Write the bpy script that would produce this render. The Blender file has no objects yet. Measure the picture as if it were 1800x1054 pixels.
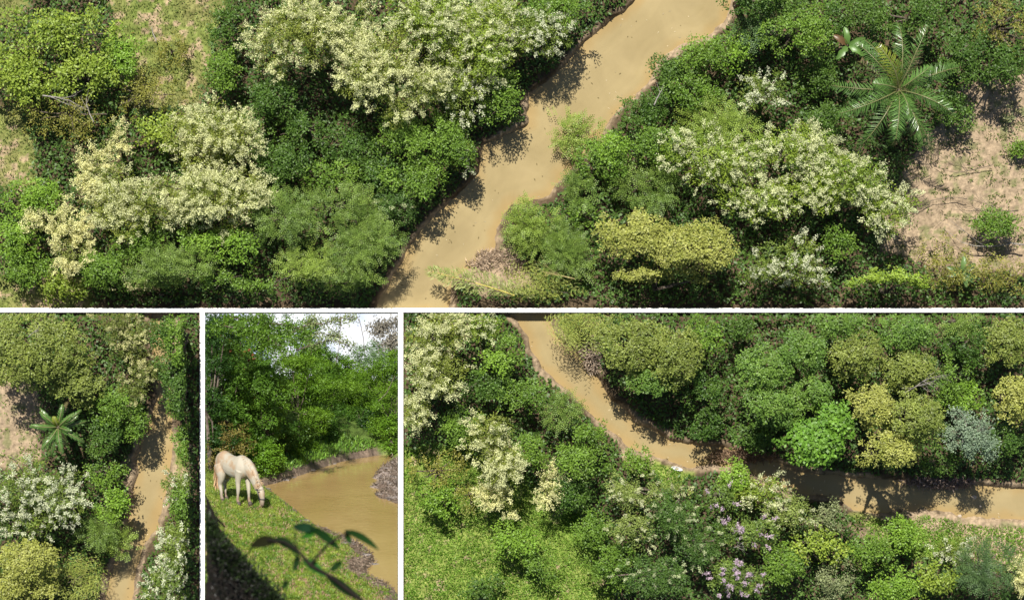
import bpy, bmesh, math
import numpy as np
from mathutils import Matrix, Vector

SC = bpy.context.scene
# ---------------------------------------------------------------- camera, sky, sun, exposure
F = 4500.0            # focal length in photograph pixels (photograph is 1800 wide)
H = 150.0             # height of the camera over the land seen from above
PX0, PY0 = 530.0, 545.0
cam = bpy.data.cameras.new("camera"); cam_o = bpy.data.objects.new("camera", cam)
SC.collection.objects.link(cam_o); SC.camera = cam_o
cam.sensor_width = 36.0; cam.lens = 90.0
cam.shift_x = (900 - PX0) / 1800.0; cam.shift_y = (PY0 - 527) / 1800.0
cam.clip_start = 1.0; cam.clip_end = 2000.0
cam_o.location = (0, 0, H)
cam.dof.use_dof = True; cam.dof.focus_distance = 112.0; cam.dof.aperture_fstop = 2.3   # only things close in front go soft

SUN_DIR = Vector((0.20, -0.56, -1.0)).normalized()
world = bpy.data.worlds.new("World"); SC.world = world; world.use_nodes = True
wn = world.node_tree; wn.nodes.clear()
sky = wn.nodes.new("ShaderNodeTexSky"); sky.sky_type = 'NISHITA'; sky.sun_disc = False
elev = math.asin(-SUN_DIR.z); sky.sun_elevation = elev
sky.sun_rotation = math.atan2(-SUN_DIR.x, -SUN_DIR.y)
sky.air_density = 1.0; sky.dust_density = 1.0
bg = wn.nodes.new("ShaderNodeBackground"); bg.inputs[1].default_value = 0.057
wo = wn.nodes.new("ShaderNodeOutputWorld")
wn.links.new(sky.outputs[0], bg.inputs[0]); wn.links.new(bg.outputs[0], wo.inputs[0])
sl = bpy.data.lights.new("sun", 'SUN'); sl.energy = 5.0; sl.angle = math.radians(0.53); sl.color = (1.0, 0.95, 0.86)
so = bpy.data.objects.new("sun", sl); SC.collection.objects.link(so)
so.rotation_euler = SUN_DIR.to_track_quat('-Z', 'Y').to_euler(); so.location = (0, 60, 160)
vs = SC.view_settings
vs.view_transform = 'Standard'; vs.look = 'None'; vs.gamma = 1.0; vs.exposure = 0.72
cy = SC.cycles
cy.max_bounces = 6; cy.diffuse_bounces = 3; cy.transmission_bounces = 4; cy.glossy_bounces = 2
cy.caustics_reflective = False; cy.caustics_refractive = False

R = np.random.default_rng(7)

# ---------------------------------------------------------------- helpers
def nrm(a):
    return a / np.maximum(np.linalg.norm(a, axis=-1, keepdims=True), 1e-9)

def vnoise(x, y, seed=0):
    xi = np.floor(x).astype(np.int64); yi = np.floor(y).astype(np.int64)
    xf = x - xi; yf = y - yi
    u = xf * xf * (3 - 2 * xf); v = yf * yf * (3 - 2 * yf)
    def h(a, b):
        n = (a * 374761393 + b * 668265263 + seed * 1442695041) & 0x7fffffff
        n = ((n ^ (n >> 13)) * 1274126177) & 0x7fffffff
        return ((n ^ (n >> 16)) & 0xffff) / 65535.0
    return (h(xi, yi) * (1 - u) + h(xi + 1, yi) * u) * (1 - v) + (h(xi, yi + 1) * (1 - u) + h(xi + 1, yi + 1) * u) * v

def fbm(x, y, seed=0, o=4):
    s = 0; a = .5; t = 0
    for i in range(o):
        s = s + a * vnoise(x * 2**i, y * 2**i, seed + i * 17); t += a; a *= .55
    return s / t

def mesh_obj(name, V, Q, mat, parent=None, cols=None, smooth=False):
    """V (n,3); Q (m,4) or (m,3) int array"""
    V = np.asarray(V, dtype=np.float32); Q = np.asarray(Q, dtype=np.int32)
    me = bpy.data.meshes.new(name)
    me.vertices.add(len(V)); me.vertices.foreach_set("co", V.ravel())
    k = Q.shape[1]
    me.loops.add(Q.size); me.loops.foreach_set("vertex_index", Q.ravel())
    me.polygons.add(len(Q)); me.polygons.foreach_set("loop_start", np.arange(0, Q.size, k, dtype=np.int32))
    me.update(calc_edges=True)
    if smooth: me.polygons.foreach_set("use_smooth", np.ones(len(Q), dtype=bool))
    if cols is not None:
        ca = me.color_attributes.new("Col", 'FLOAT_COLOR', 'POINT')
        c4 = np.ones((len(V), 4), dtype=np.float32); c4[:, :3] = cols
        ca.data.foreach_set("color", c4.ravel())
    me.materials.append(mat)
    o = bpy.data.objects.new(name, me); SC.collection.objects.link(o)
    if parent is not None: o.parent = parent
    return o

def bm_obj(name, bm, mat, parent=None, smooth=False):
    me = bpy.data.meshes.new(name); bm.to_mesh(me); bm.free()
    me.materials.append(mat)
    if smooth:
        for p in me.polygons: p.use_smooth = True
    o = bpy.data.objects.new(name, me); SC.collection.objects.link(o)
    if parent is not None: o.parent = parent
    return o

def tag(o, label=None, cat=None, group=None, kind=None):
    if label: o["label"] = label
    if cat: o["category"] = cat
    if group: o["group"] = group
    if kind: o["kind"] = kind
    return o

def empty(name, M):
    o = bpy.data.objects.new(name, None); SC.collection.objects.link(o)
    o.empty_display_size = .3; o.matrix_world = M
    return o

def tubes(paths, sides=6):
    """paths: list of (points(n,3), radii(n)) -> V, Q"""
    Vs = []; Qs = []; off = 0
    for P, r in paths:
        P = np.asarray(P, float); r = np.asarray(r, float); n = len(P)
        T = np.gradient(P, axis=0); T = nrm(T)
        ref = np.where(np.abs(T[:, 2:3]) > .85, np.array([[1., 0, 0]]), np.array([[0, 0, 1.]]))
        A = nrm(np.cross(T, ref)); B = np.cross(T, A)
        a = np.linspace(0, 2 * np.pi, sides, endpoint=False)
        ring = P[:, None] + r[:, None, None] * (np.cos(a)[None, :, None] * A[:, None] + np.sin(a)[None, :, None] * B[:, None])
        Vs.append(ring.reshape(-1, 3))
        i = np.arange(n - 1)[:, None] * sides; j = np.arange(sides)[None]; j2 = (j + 1) % sides
        q = np.stack([i + j, i + j2, i + sides + j2, i + sides + j], -1).reshape(-1, 4)
        Qs.append(q + off); off += n * sides
        # cap ends with tiny tips
        Vs.append(np.stack([P[0] - T[0] * r[0] * .3, P[-1] + T[-1] * r[-1] * .6])); c0, c1 = off, off + 1; off += 2
        b0 = off - 2 - n * sides; b1 = b0 + (n - 1) * sides
        j = np.arange(sides); j2 = (j + 1) % sides
        Qs.append(np.stack([b0 + j2, b0 + j, np.full(sides, c0), np.full(sides, c0)], -1)[:, [0, 1, 2, 2]])
        Qs.append(np.stack([b1 + j, b1 + j2, np.full(sides, c1), np.full(sides, c1)], -1)[:, [0, 1, 2, 2]])
    V = np.concatenate(Vs); Q = np.concatenate(Qs)
    return V, Q

def tube_obj(name, paths, mat, parent=None, sides=6, cols=None, keep=None, smooth=True):
    V, Q = tubes(paths, sides)
    quad = Q[:, 2] != Q[:, 3]
    T1 = Q[quad]; tri = np.concatenate([T1[:, [0, 1, 2]], T1[:, [0, 2, 3]], Q[~quad][:, :3]])
    if keep is not None:
        ok = keep(V); tri = tri[ok[tri].all(1)]
        if len(tri) == 0: return None
        used = np.unique(tri); mp = -np.ones(len(V), int); mp[used] = np.arange(len(used)); V = V[used]; tri = mp[tri]
    return mesh_obj(name, V, tri, mat, parent, smooth=smooth)

# ---------------------------------------------------------------- materials
def mat_new(name):
    m = bpy.data.materials.new(name); m.use_nodes = True
    nt = m.node_tree; b = nt.nodes["Principled BSDF"]
    return m, nt, b

def leaf_mat(name, trans=.26, rough=.5, spec=.35):
    m, nt, b = mat_new(name)
    at = nt.nodes.new("ShaderNodeAttribute"); at.attribute_name = "Col"
    nt.links.new(at.outputs["Color"], b.inputs["Base Color"])
    b.inputs["Roughness"].default_value = rough; b.inputs["Specular IOR Level"].default_value = spec
    tr = nt.nodes.new("ShaderNodeBsdfTranslucent")
    hs = nt.nodes.new("ShaderNodeHueSaturation"); hs.inputs["Saturation"].default_value = 1.15; hs.inputs["Value"].default_value = 1.25
    hs.inputs["Hue"].default_value = .485
    nt.links.new(at.outputs["Color"], hs.inputs["Color"]); nt.links.new(hs.outputs[0], tr.inputs[0])
    mx = nt.nodes.new("ShaderNodeMixShader"); mx.inputs[0].default_value = trans
    out = nt.nodes["Material Output"]
    nt.links.new(b.outputs[0], mx.inputs[1]); nt.links.new(tr.outputs[0], mx.inputs[2]); nt.links.new(mx.outputs[0], out.inputs[0])
    return m

def noisy_mat(name, c1, c2, scale=3, rough=.9, bump=.3, detail=6, spec=.2, attr=None, coord='Object'):
    m, nt, b = mat_new(name)
    tc = nt.nodes.new("ShaderNodeTexCoord"); n = nt.nodes.new("ShaderNodeTexNoise")
    n.inputs["Scale"].default_value = scale; n.inputs["Detail"].default_value = detail; n.inputs["Roughness"].default_value = .65
    nt.links.new(tc.outputs[coord], n.inputs["Vector"])
    r = nt.nodes.new("ShaderNodeValToRGB"); r.color_ramp.elements[0].position = .35; r.color_ramp.elements[1].position = .65
    r.color_ramp.elements[0].color = (*c1, 1); r.color_ramp.elements[1].color = (*c2, 1)
    nt.links.new(n.outputs["Fac"], r.inputs[0])
    src = r.outputs[0]
    if attr:
        at = nt.nodes.new("ShaderNodeAttribute"); at.attribute_name = attr
        mx = nt.nodes.new("ShaderNodeMix"); mx.data_type = 'RGBA'; mx.blend_type = 'MULTIPLY'; mx.inputs[0].default_value = 1
        nt.links.new(at.outputs["Color"], mx.inputs[6]); nt.links.new(r.outputs[0], mx.inputs[7]); src = mx.outputs[2]
    nt.links.new(src, b.inputs["Base Color"])
    b.inputs["Roughness"].default_value = rough; b.inputs["Specular IOR Level"].default_value = spec
    if bump:
        bp = nt.nodes.new("ShaderNodeBump"); bp.inputs["Strength"].default_value = bump; bp.inputs["Distance"].default_value = .08
        nt.links.new(n.outputs["Fac"], bp.inputs["Height"]); nt.links.new(bp.outputs[0], b.inputs["Normal"])
    return m

M_LEAF = leaf_mat("foliage")
M_GLOSS = leaf_mat("glossy_foliage", .25, .38, .5)
M_BLOOM = leaf_mat("blossom", .3, .8, .1)
M_BARK = noisy_mat("bark", (.05, .035, .025), (.17, .14, .11), 6, .9, .5)
M_PALE = noisy_mat("pale_bark", (.15, .13, .11), (.30, .28, .25), 8, .9, .3)
M_SHADEBARK = noisy_mat("shaded_bark", (.004, .003, .003), (.016, .012, .009), 4, .95, .6)  # near-black: the foreground's shade is put into the bark colour
M_GROUND = noisy_mat("ground_cover", (.62, .62, .62), (1.2, 1.2, 1.2), 5.0, .95, .6, 8, .1, attr="Col")
M_MUD = noisy_mat("wet_mud", (.6, .6, .6), (1.15, 1.15, 1.15), 6, .6, .8, 8, .3, attr="Col")
M_DIVIDER = noisy_mat("divider_white", (.76, .75, .69), (.82, .81, .75), 1.5, .8, .05)

def water_mat(name, c1, c2, rough, bump, scale=1.2, spec=.35, dist=.02):
    m, nt, b = mat_new(name)
    tc = nt.nodes.new("ShaderNodeTexCoord")
    n = nt.nodes.new("ShaderNodeTexNoise"); n.inputs["Scale"].default_value = .35; n.inputs["Detail"].default_value = 7; n.inputs["Roughness"].default_value = .6
    n.inputs["Distortion"].default_value = .6
    nt.links.new(tc.outputs["Object"], n.inputs["Vector"])
    at = nt.nodes.new("ShaderNodeAttribute"); at.attribute_name = "Col"
    r = nt.nodes.new("ShaderNodeValToRGB"); r.color_ramp.elements[0].position = .3; r.color_ramp.elements[1].position = .7
    r.color_ramp.elements[0].color = (*c1, 1); r.color_ramp.elements[1].color = (*c2, 1)
    nt.links.new(n.outputs["Fac"], r.inputs[0])
    mx = nt.nodes.new("ShaderNodeMix"); mx.data_type = 'RGBA'; mx.blend_type = 'MULTIPLY'; mx.inputs[0].default_value = 1
    nt.links.new(at.outputs["Color"], mx.inputs[6]); nt.links.new(r.outputs[0], mx.inputs[7])
    nt.links.new(mx.outputs[2], b.inputs["Base Color"])
    b.inputs["Roughness"].default_value = rough; b.inputs["Specular IOR Level"].default_value = spec; b.inputs["IOR"].default_value = 1.33
    n2 = nt.nodes.new("ShaderNodeTexNoise"); n2.inputs["Scale"].default_value = scale; n2.inputs["Detail"].default_value = 4
    nt.links.new(tc.outputs["Object"], n2.inputs["Vector"])
    bp = nt.nodes.new("ShaderNodeBump"); bp.inputs["Strength"].default_value = bump; bp.inputs["Distance"].default_value = dist
    nt.links.new(n2.outputs["Fac"], bp.inputs["Height"]); nt.links.new(bp.outputs[0], b.inputs["Normal"])
    return m
M_WATER = water_mat("muddy_water", (.245, .192, .095), (.30, .237, .122), .06, .16, 1.6, .5)
M_WATER2 = water_mat("muddy_river_water", (.34, .225, .085), (.42, .29, .12), .05, .22, 5.0, .5, .03)

# ---------------------------------------------------------------- the three plots of land seen from above
def X(px, h=0.): return (px - PX0) / F * (H - h)
def Y(py, h=0.): return (PY0 - py) / F * (H - h)
DIVIDER_H = .5
XL, XR, YT = X(351, DIVIDER_H), X(709, DIVIDER_H), Y(541, DIVIDER_H)
YB = Y(549, DIVIDER_H)
keep_top = lambda P: (P[:, 1] > YT + .01) & (P[:, 2] < DIVIDER_H + .1 + 1.8 * (P[:, 1] - YT))
keep_left = lambda P: (P[:, 1] < YB - .01) & (P[:, 0] < XL * (H - P[:, 2]) / (H - DIVIDER_H) - .01) & (P[:, 2] < DIVIDER_H + .3 + 4.9 * (XL + .05 - P[:, 0]))
keep_right = lambda P: (P[:, 1] < YB - .01) & (P[:, 0] > XR * (H - P[:, 2]) / (H - DIVIDER_H) + .01)

RIV = {
 'top': [(640,560),(655,541),(690,480),(735,405),(790,352),(838,300),(846,252),(925,215),(930,165),(978,125),(1030,68),(1078,30),(1115,0),(1150,-60),
         (1330,-60),(1292,0),(1275,40),(1240,72),(1205,76),(1160,108),(1143,150),(1085,200),(1060,240),(1005,300),(968,345),(900,362),(878,400),(872,440),(836,468),(800,492),(792,541),(790,560)],
 'left': [(262,530),(266,640),(273,700),(252,760),(235,805),(240,832),(228,880),(222,930),(200,985),(172,1075),(232,1075),(240,1000),(255,960),(277,930),(284,900),(295,860),(303,800),(305,760),(307,680),(305,530)],
 'right': [(860,520),(893,549),(925,590),(950,650),(1000,690),(1050,740),(1090,772),(1110,792),(1145,802),(1185,818),(1215,826),(1250,820),(1300,824),(1350,850),(1400,868),(1450,874),(1500,898),(1550,906),(1620,897),(1700,911),(1860,920),
           (1860,858),(1700,848),(1600,842),(1500,838),(1400,824),(1350,806),(1290,786),(1230,780),(1180,770),(1120,738),(1080,700),(1045,652),(1012,615),(985,590),(965,549),(955,520)],
}
def polydist(px, py, poly):
    """signed distance in pixels, negative inside"""
    P = np.array(poly, float); n = len(P)
    d = np.full(px.shape, 1e9); ins = np.zeros(px.shape, bool)
    for i in range(n):
        a = P[i]; b = P[(i + 1) % n]; ab = b - a
        t = np.clip(((px - a[0]) * ab[0] + (py - a[1]) * ab[1]) / max(ab @ ab, 1e-9), 0, 1)
        d = np.minimum(d, np.hypot(px - a[0] - t * ab[0], py - a[1] - t * ab[1]))
        if a[1] != b[1]:
            c = ((a[1] > py) != (b[1] > py)) & (px < (b[0] - a[0]) * (py - a[1]) / (b[1] - a[1]) + a[0])
            ins ^= c
    return np.where(ins, -d, d)

GRASS = {
 'top': [[(195,-30),(400,-30),(375,120),(345,190),(230,200),(205,100)], [(-40,190),(42,190),(70,330),(-40,330)], [(60,470),(150,480),(160,560),(-40,560),(-40,500)], [(-40,-20),(70,-20),(30,30),(-40,60)]],
 'left': [[(300,760),(330,800),(318,850),(296,850)]],
 'right': [[(690,780),(830,790),(1010,900),(1075,960),(1080,1090),(690,1090)], [(1500,905),(1640,900),(1860,925),(1860,1010),(1700,1000),(1560,960)], [(1140,805),(1215,830),(1180,850),(1130,830)]],
}
DIRT = {
 'top': [[(1560,330),(1640,230),(1700,150),(1790,130),(1860,100),(1860,480),(1640,470),(1540,440)], [(850,440),(905,430),(935,500),(850,520),(820,490)]],
 'left': [[(-40,650),(50,655),(75,720),(70,810),(-40,830)], [(225,800),(250,815),(240,860),(222,880)]],
 'right': [[(1530,898),(1620,893),(1860,915),(1860,958),(1650,930),(1560,920)], [(1700,935),(1790,930),(1850,960),(1820,1000),(1690,990)], [(1500,925),(1560,925),(1560,955),(1505,950)], [(1100,780),(1150,800),(1130,830),(1095,810)], [(1010,600),(1050,600),(1060,650),(1030,660)]],
}
def fields(tile, px, py):
    w = (fbm(px / 22, py / 22, 5) - .5) * 34
    dr = polydist(px, py, RIV[tile]) + w * .35
    dg = np.min([polydist(px, py, p) for p in GRASS[tile]], axis=0) + w
    dd = np.min([polydist(px, py, p) for p in DIRT[tile]], axis=0) + w
    return dr, dg, dd

def sstep(a, b, x):
    t = np.clip((x - a) / (b - a), 0, 1); return t * t * (3 - 2 * t)

def ground_h(dr, px, py):
    return -1.1 * (1 - sstep(-16, 6, dr)) + (fbm(px / 40, py / 40, 11) - .5) * .5 * sstep(0, 30, dr) + .12 * sstep(8, 30, dr) + .1 * (fbm(px / 9, py / 9, 31) - .5)
WATER_Z = -.42

def terrain(tile, x0, x1, y0, y1, label):
    st = .11
    xs = np.linspace(x0, x1, int((x1 - x0) / st) + 2); ys = np.linspace(y0, y1, int((y1 - y0) / st) + 2)
    gx, gy = np.meshgrid(xs, ys, indexing='ij'); gx = gx.ravel(); gy = gy.ravel()
    px = gx * F / H + PX0; py = PY0 - gy * F / H
    dr, dg, dd = fields(tile, px, py)
    z = ground_h(dr, px, py)
    n1 = fbm(px / 14, py / 14, 3)[:, None]; n2 = fbm(px / 60, py / 60, 9)[:, None]; n3 = fbm(px / 5, py / 5, 21)[:, None]
    soil = np.array([.09, .065, .04]) * (.5 + n1)
    grass = np.array([.13, .23, .03]) * (.55 + .9 * n1) * (1 - n2) + np.array([.25, .26, .08]) * n2 * (.6 + .8 * n3)
    grass = grass * ([1, 1, 1] if tile == 'right' else [.95, .8, 1.1])
    dry = np.array([.36, .27, .17]) * (.7 + .5 * n3)
    lo = .64 if tile == 'right' else .56
    grass = grass * (1 - sstep(lo, lo + .12, n1)) + dry * sstep(lo, lo + .12, n1)
    dirt = np.array([.33, .25, .165]) * (.72 + .5 * n3) * (.85 + .3 * n1)
    dirt = dirt * (1 - .7 * sstep(.56, .68, n1)) + np.array([.12, .14, .05]) * .7 * sstep(.56, .68, n1)
    bankc = np.array([.31, .235, .155]) * (.35 + 1.2 * n3)
    c = soil
    g = (1 - sstep(-5, 8, dg))[:, None]; c = c * (1 - g) + grass * g
    d = (1 - sstep(-5, 8, dd))[:, None]; c = c * (1 - d) + dirt * d
    b = (1 - sstep(0, 7, dr + (n2[:, 0] - .5) * 26 + (n1[:, 0] - .5) * 12))[:, None]; c = c * (1 - b) + bankc * b
    V = np.stack([gx, gy, z], -1)
    nx, ny = len(xs), len(ys)
    i = np.arange(nx - 1)[:, None] * ny; j = np.arange(ny - 1)[None]
    Q = np.stack([i + j, i + ny + j, i + ny + j + 1, i + j + 1], -1).reshape(-1, 4)
    o = mesh_obj("ground", V, Q, M_GROUND, cols=c, smooth=True)
    tag(o, label, kind='structure')
    # water
    st = .14
    xs = np.linspace(x0, x1, int((x1 - x0) / st) + 2); ys = np.linspace(y0, y1, int((y1 - y0) / st) + 2)
    gx, gy = np.meshgrid(xs, ys, indexing='ij'); nx, ny = gx.shape; gx = gx.ravel(); gy = gy.ravel()
    px = gx * F / H + PX0; py = PY0 - gy * F / H
    dr = polydist(px, py, RIV[tile])
    i = np.arange(nx - 1)[:, None] * ny; j = np.arange(ny - 1)[None]
    Q = np.stack([i + j, i + ny + j, i + ny + j + 1, i + j + 1], -1).reshape(-1, 4)
    Q = Q[(dr[Q] < 22).any(1)]
    used = np.unique(Q); mp = -np.ones(len(gx), int); mp[used] = np.arange(len(used))
    n2 = fbm(px / 30, py / 30, 41)
    sh = sstep(-26, -2, dr + (n2 - .5) * 30)[:, None]      # shallow, sandier water along the bank
    strk = (1 + .12 * (fbm(dr / 5, (px + py) / 110, 51) - .5) + .14 * (fbm(px / 45, py / 45, 52) - .5))[:, None]
    col = strk * np.array([1., 1., 1.]) * (1 - sh) + np.array([1.04, .95, .84]) * sh
    o = mesh_obj("river_water", np.stack([gx, gy, gx * 0 + WATER_Z], -1)[used], mp[Q], M_WATER, cols=col[used], smooth=True)
    tag(o, "muddy tan river water " + label.split(" in ")[-1].join(["in ", ""]), kind='structure')

terrain('top', X(-60), X(1860), YT + .005, Y(-60), "earth and grass in the wide upper plot")
terrain('left', X(-60), XL - .005, Y(1115), YB - .005, "earth and sand in the lower left plot")
terrain('right', XR + .005, X(1860), Y(1115), YB - .005, "earth and meadow in the lower right plot")

# wide land all around, below everything
s = 600.; g = mesh_obj("ground", [(-s, -s, -2.2), (s, -s, -2.2), (s, s, -2.2), (-s, s, -2.2)], [(0, 1, 2, 3)],
    noisy_mat("outer_land", (.05, .08, .02), (.12, .13, .05), .3, .95, 0)); tag(g, "wide land around the plots", kind='structure')

def divider(x0, x1, y0, y1, label):  # low solid strips standing for the plain white gaps between plots
    bm = bmesh.new(); bmesh.ops.create_cube(bm, size=1)
    bmesh.ops.scale(bm, vec=(x1 - x0, y1 - y0, DIVIDER_H + 2.1), verts=bm.verts)
    bmesh.ops.translate(bm, vec=((x0 + x1) / 2, (y0 + y1) / 2, (DIVIDER_H - 2.1) / 2), verts=bm.verts)
    bmesh.ops.bevel(bm, geom=bm.edges[:], offset=.015, segments=1, affect='EDGES')
    tag(bm_obj("plot_divider", bm, M_DIVIDER), label, "divider", "white dividers between the plots")
divider(X(-80), X(1880), YB, YT, "long straight white wall running the full width below the upper plot")
divider(XL, X(360, DIVIDER_H), Y(1115), YB - .003, "white wall on the left of the horse's river bank")
divider(X(700, DIVIDER_H), XR, Y(1115), YB - .003, "white wall on the right of the horse's river bank")

# ---------------------------------------------------------------- foliage
def leaves(base, d, L, side, W, col, var=.25, curl=0.):
    """diamond leaves -> V, cols"""
    n = len(base)
    L = np.broadcast_to(np.asarray(L, float), (n,))[:, None]; W = np.broadcast_to(np.asarray(W, float), (n,))[:, None]
    mid = base + d * L * .5
    V = np.stack([base, mid + side * W * .5, base + d * L, mid - side * W * .5], 1)
    if curl:
        V[:, 2, 2] -= (curl * L[:, 0])
    k = (1 + var * (R.random((n, 1)) * 2 - 1))
    c = np.clip(col * k, 0, .95)
    c = np.repeat(c[:, None, :], 4, 1)
    return V, c

def rand_dirs(n):
    return nrm(R.normal(size=(n, 3)))

class Kind:
    def __init__(s, col, col2, leaf=(.22, .12), dens=75, lobe=.95, style='leaf', flat=.75, bloom=0, bcol=(.62, .58, .30), gap=.0, mat=None, hgt=.55, rag=.32, bsize=1., clump=.15, tidy=0):
        leaf = (leaf[0] * .86, leaf[1] * .88); dens = dens * 1.28
        s.__dict__.update(locals())
        s.col = (col[0] * .95, col[1] * .88, col[2] * .62); s.col2 = (col2[0] * 1.08, col2[1], col2[2] * .68)
K = {
 'flower': Kind((.13,.19,.04), (.21,.26,.06), (.17,.06), 95, .8, 'leaf', .8, 8.0, (.64,.66,.36), .10, bsize=1.6),
 'flower_sparse': Kind((.13,.23,.035), (.22,.31,.05), (.18,.07), 95, .8, 'leaf', .8, 5.6, (.62,.65,.38), .12, bsize=1.5),
 'white_flower': Kind((.09,.16,.035), (.16,.23,.05), (.18,.07), 90, .75, 'leaf', .8, 6.0, (.63,.66,.46), .15, bsize=1.4),
 'pendant': Kind((.15,.20,.06), (.20,.25,.08), (.15,.055), 30, .5, 'leaf', .5, 17, (.72,.71,.36), .1, rag=.5, bsize=1.6),
 'olive_flower': Kind((.10,.15,.04), (.15,.19,.05), (.15,.06), 90, .7, 'leaf', .8, 6, (.50,.50,.24), .12),
 'green': Kind((.085,.18,.03), (.15,.27,.045), (0.150,0.090), 125, .72, 'leaf', .8, gap=.27),
 'bright': Kind((.12,.25,.03), (.20,.35,.06), (0.158,0.099), 125, .68, 'leaf', .8, gap=.26),
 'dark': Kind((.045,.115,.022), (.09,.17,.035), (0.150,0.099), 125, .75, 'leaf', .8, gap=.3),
 'yellow': Kind((.15,.25,.04), (.26,.36,.07), (.21,.11), 75, .62, 'leaf', .8, gap=.28, clump=.17),
 'olive': Kind((.16,.19,.045), (.27,.28,.08), (.14,.06), 70, .7, 'leaf', .8, gap=.34),
 'feather': Kind((.10,.19,.045), (.18,.28,.075), (.17,.065), 34, .7, 'spray', .7, gap=.3),
 'feather_lime': Kind((.16,.26,.055), (.24,.35,.09), (.17,.065), 32, .7, 'spray', .7, gap=.32),
 'feather_dark': Kind((.06,.125,.06), (.10,.18,.085), (.18,.06), 34, .7, 'spray', .6, gap=.3),
 'dark_fine': Kind((.04,.10,.025), (.085,.17,.04), (.12,.07), 150, .5, 'leaf', .8, 1.2, (.45,.50,.28), gap=.28, clump=.12, bsize=.9),
 'pale_fine': Kind((.14,.22,.06), (.24,.32,.11), (.12,.06), 130, .5, 'leaf', .8, 2.5, (.55,.58,.34), gap=.3, clump=.13),
 'dome': Kind((.13,.19,.045), (.21,.27,.08), (.15,.09), 120, .55, 'leaf', .95, gap=.08, rag=.1, clump=.11, tidy=1),
 'dome_green': Kind((.075,.17,.035), (.14,.25,.055), (.15,.09), 120, .55, 'leaf', .95, gap=.08, rag=.1, clump=.11, tidy=1),
 'dome_yellow': Kind((.22,.27,.06), (.33,.37,.14), (.15,.09), 120, .5, 'leaf', .95, gap=.1, rag=.12, clump=.11, tidy=1),
 'dome_lime': Kind((.14,.25,.03), (.24,.36,.06), (.15,.09), 120, .45, 'leaf', .95, gap=.05, rag=.1, clump=.1, tidy=1),
 'bigleaf': Kind((.085,.21,.03), (.14,.29,.045), (.22,.16), 90, .62, 'leaf', .9, gap=.12, rag=.12, tidy=1),
 'bluegrey': Kind((.13,.21,.19), (.22,.31,.28), (.15,.08), 130, .5, 'leaf', .85, gap=.25),
 'grey': Kind((.15,.20,.12), (.23,.28,.18), (.15,.07), 80, .6, 'leaf', .85, gap=.38),
 'lilac': Kind((.09,.17,.04), (.15,.23,.055), (.14,.08), 120, .6, 'leaf', .8, 3.2, (.56,.44,.52), .25, bsize=1.15),
 'willow': Kind((.22,.30,.08), (.31,.37,.12), (.34,.035), 28, .7, 'spray', .6, gap=.25),
}

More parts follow.
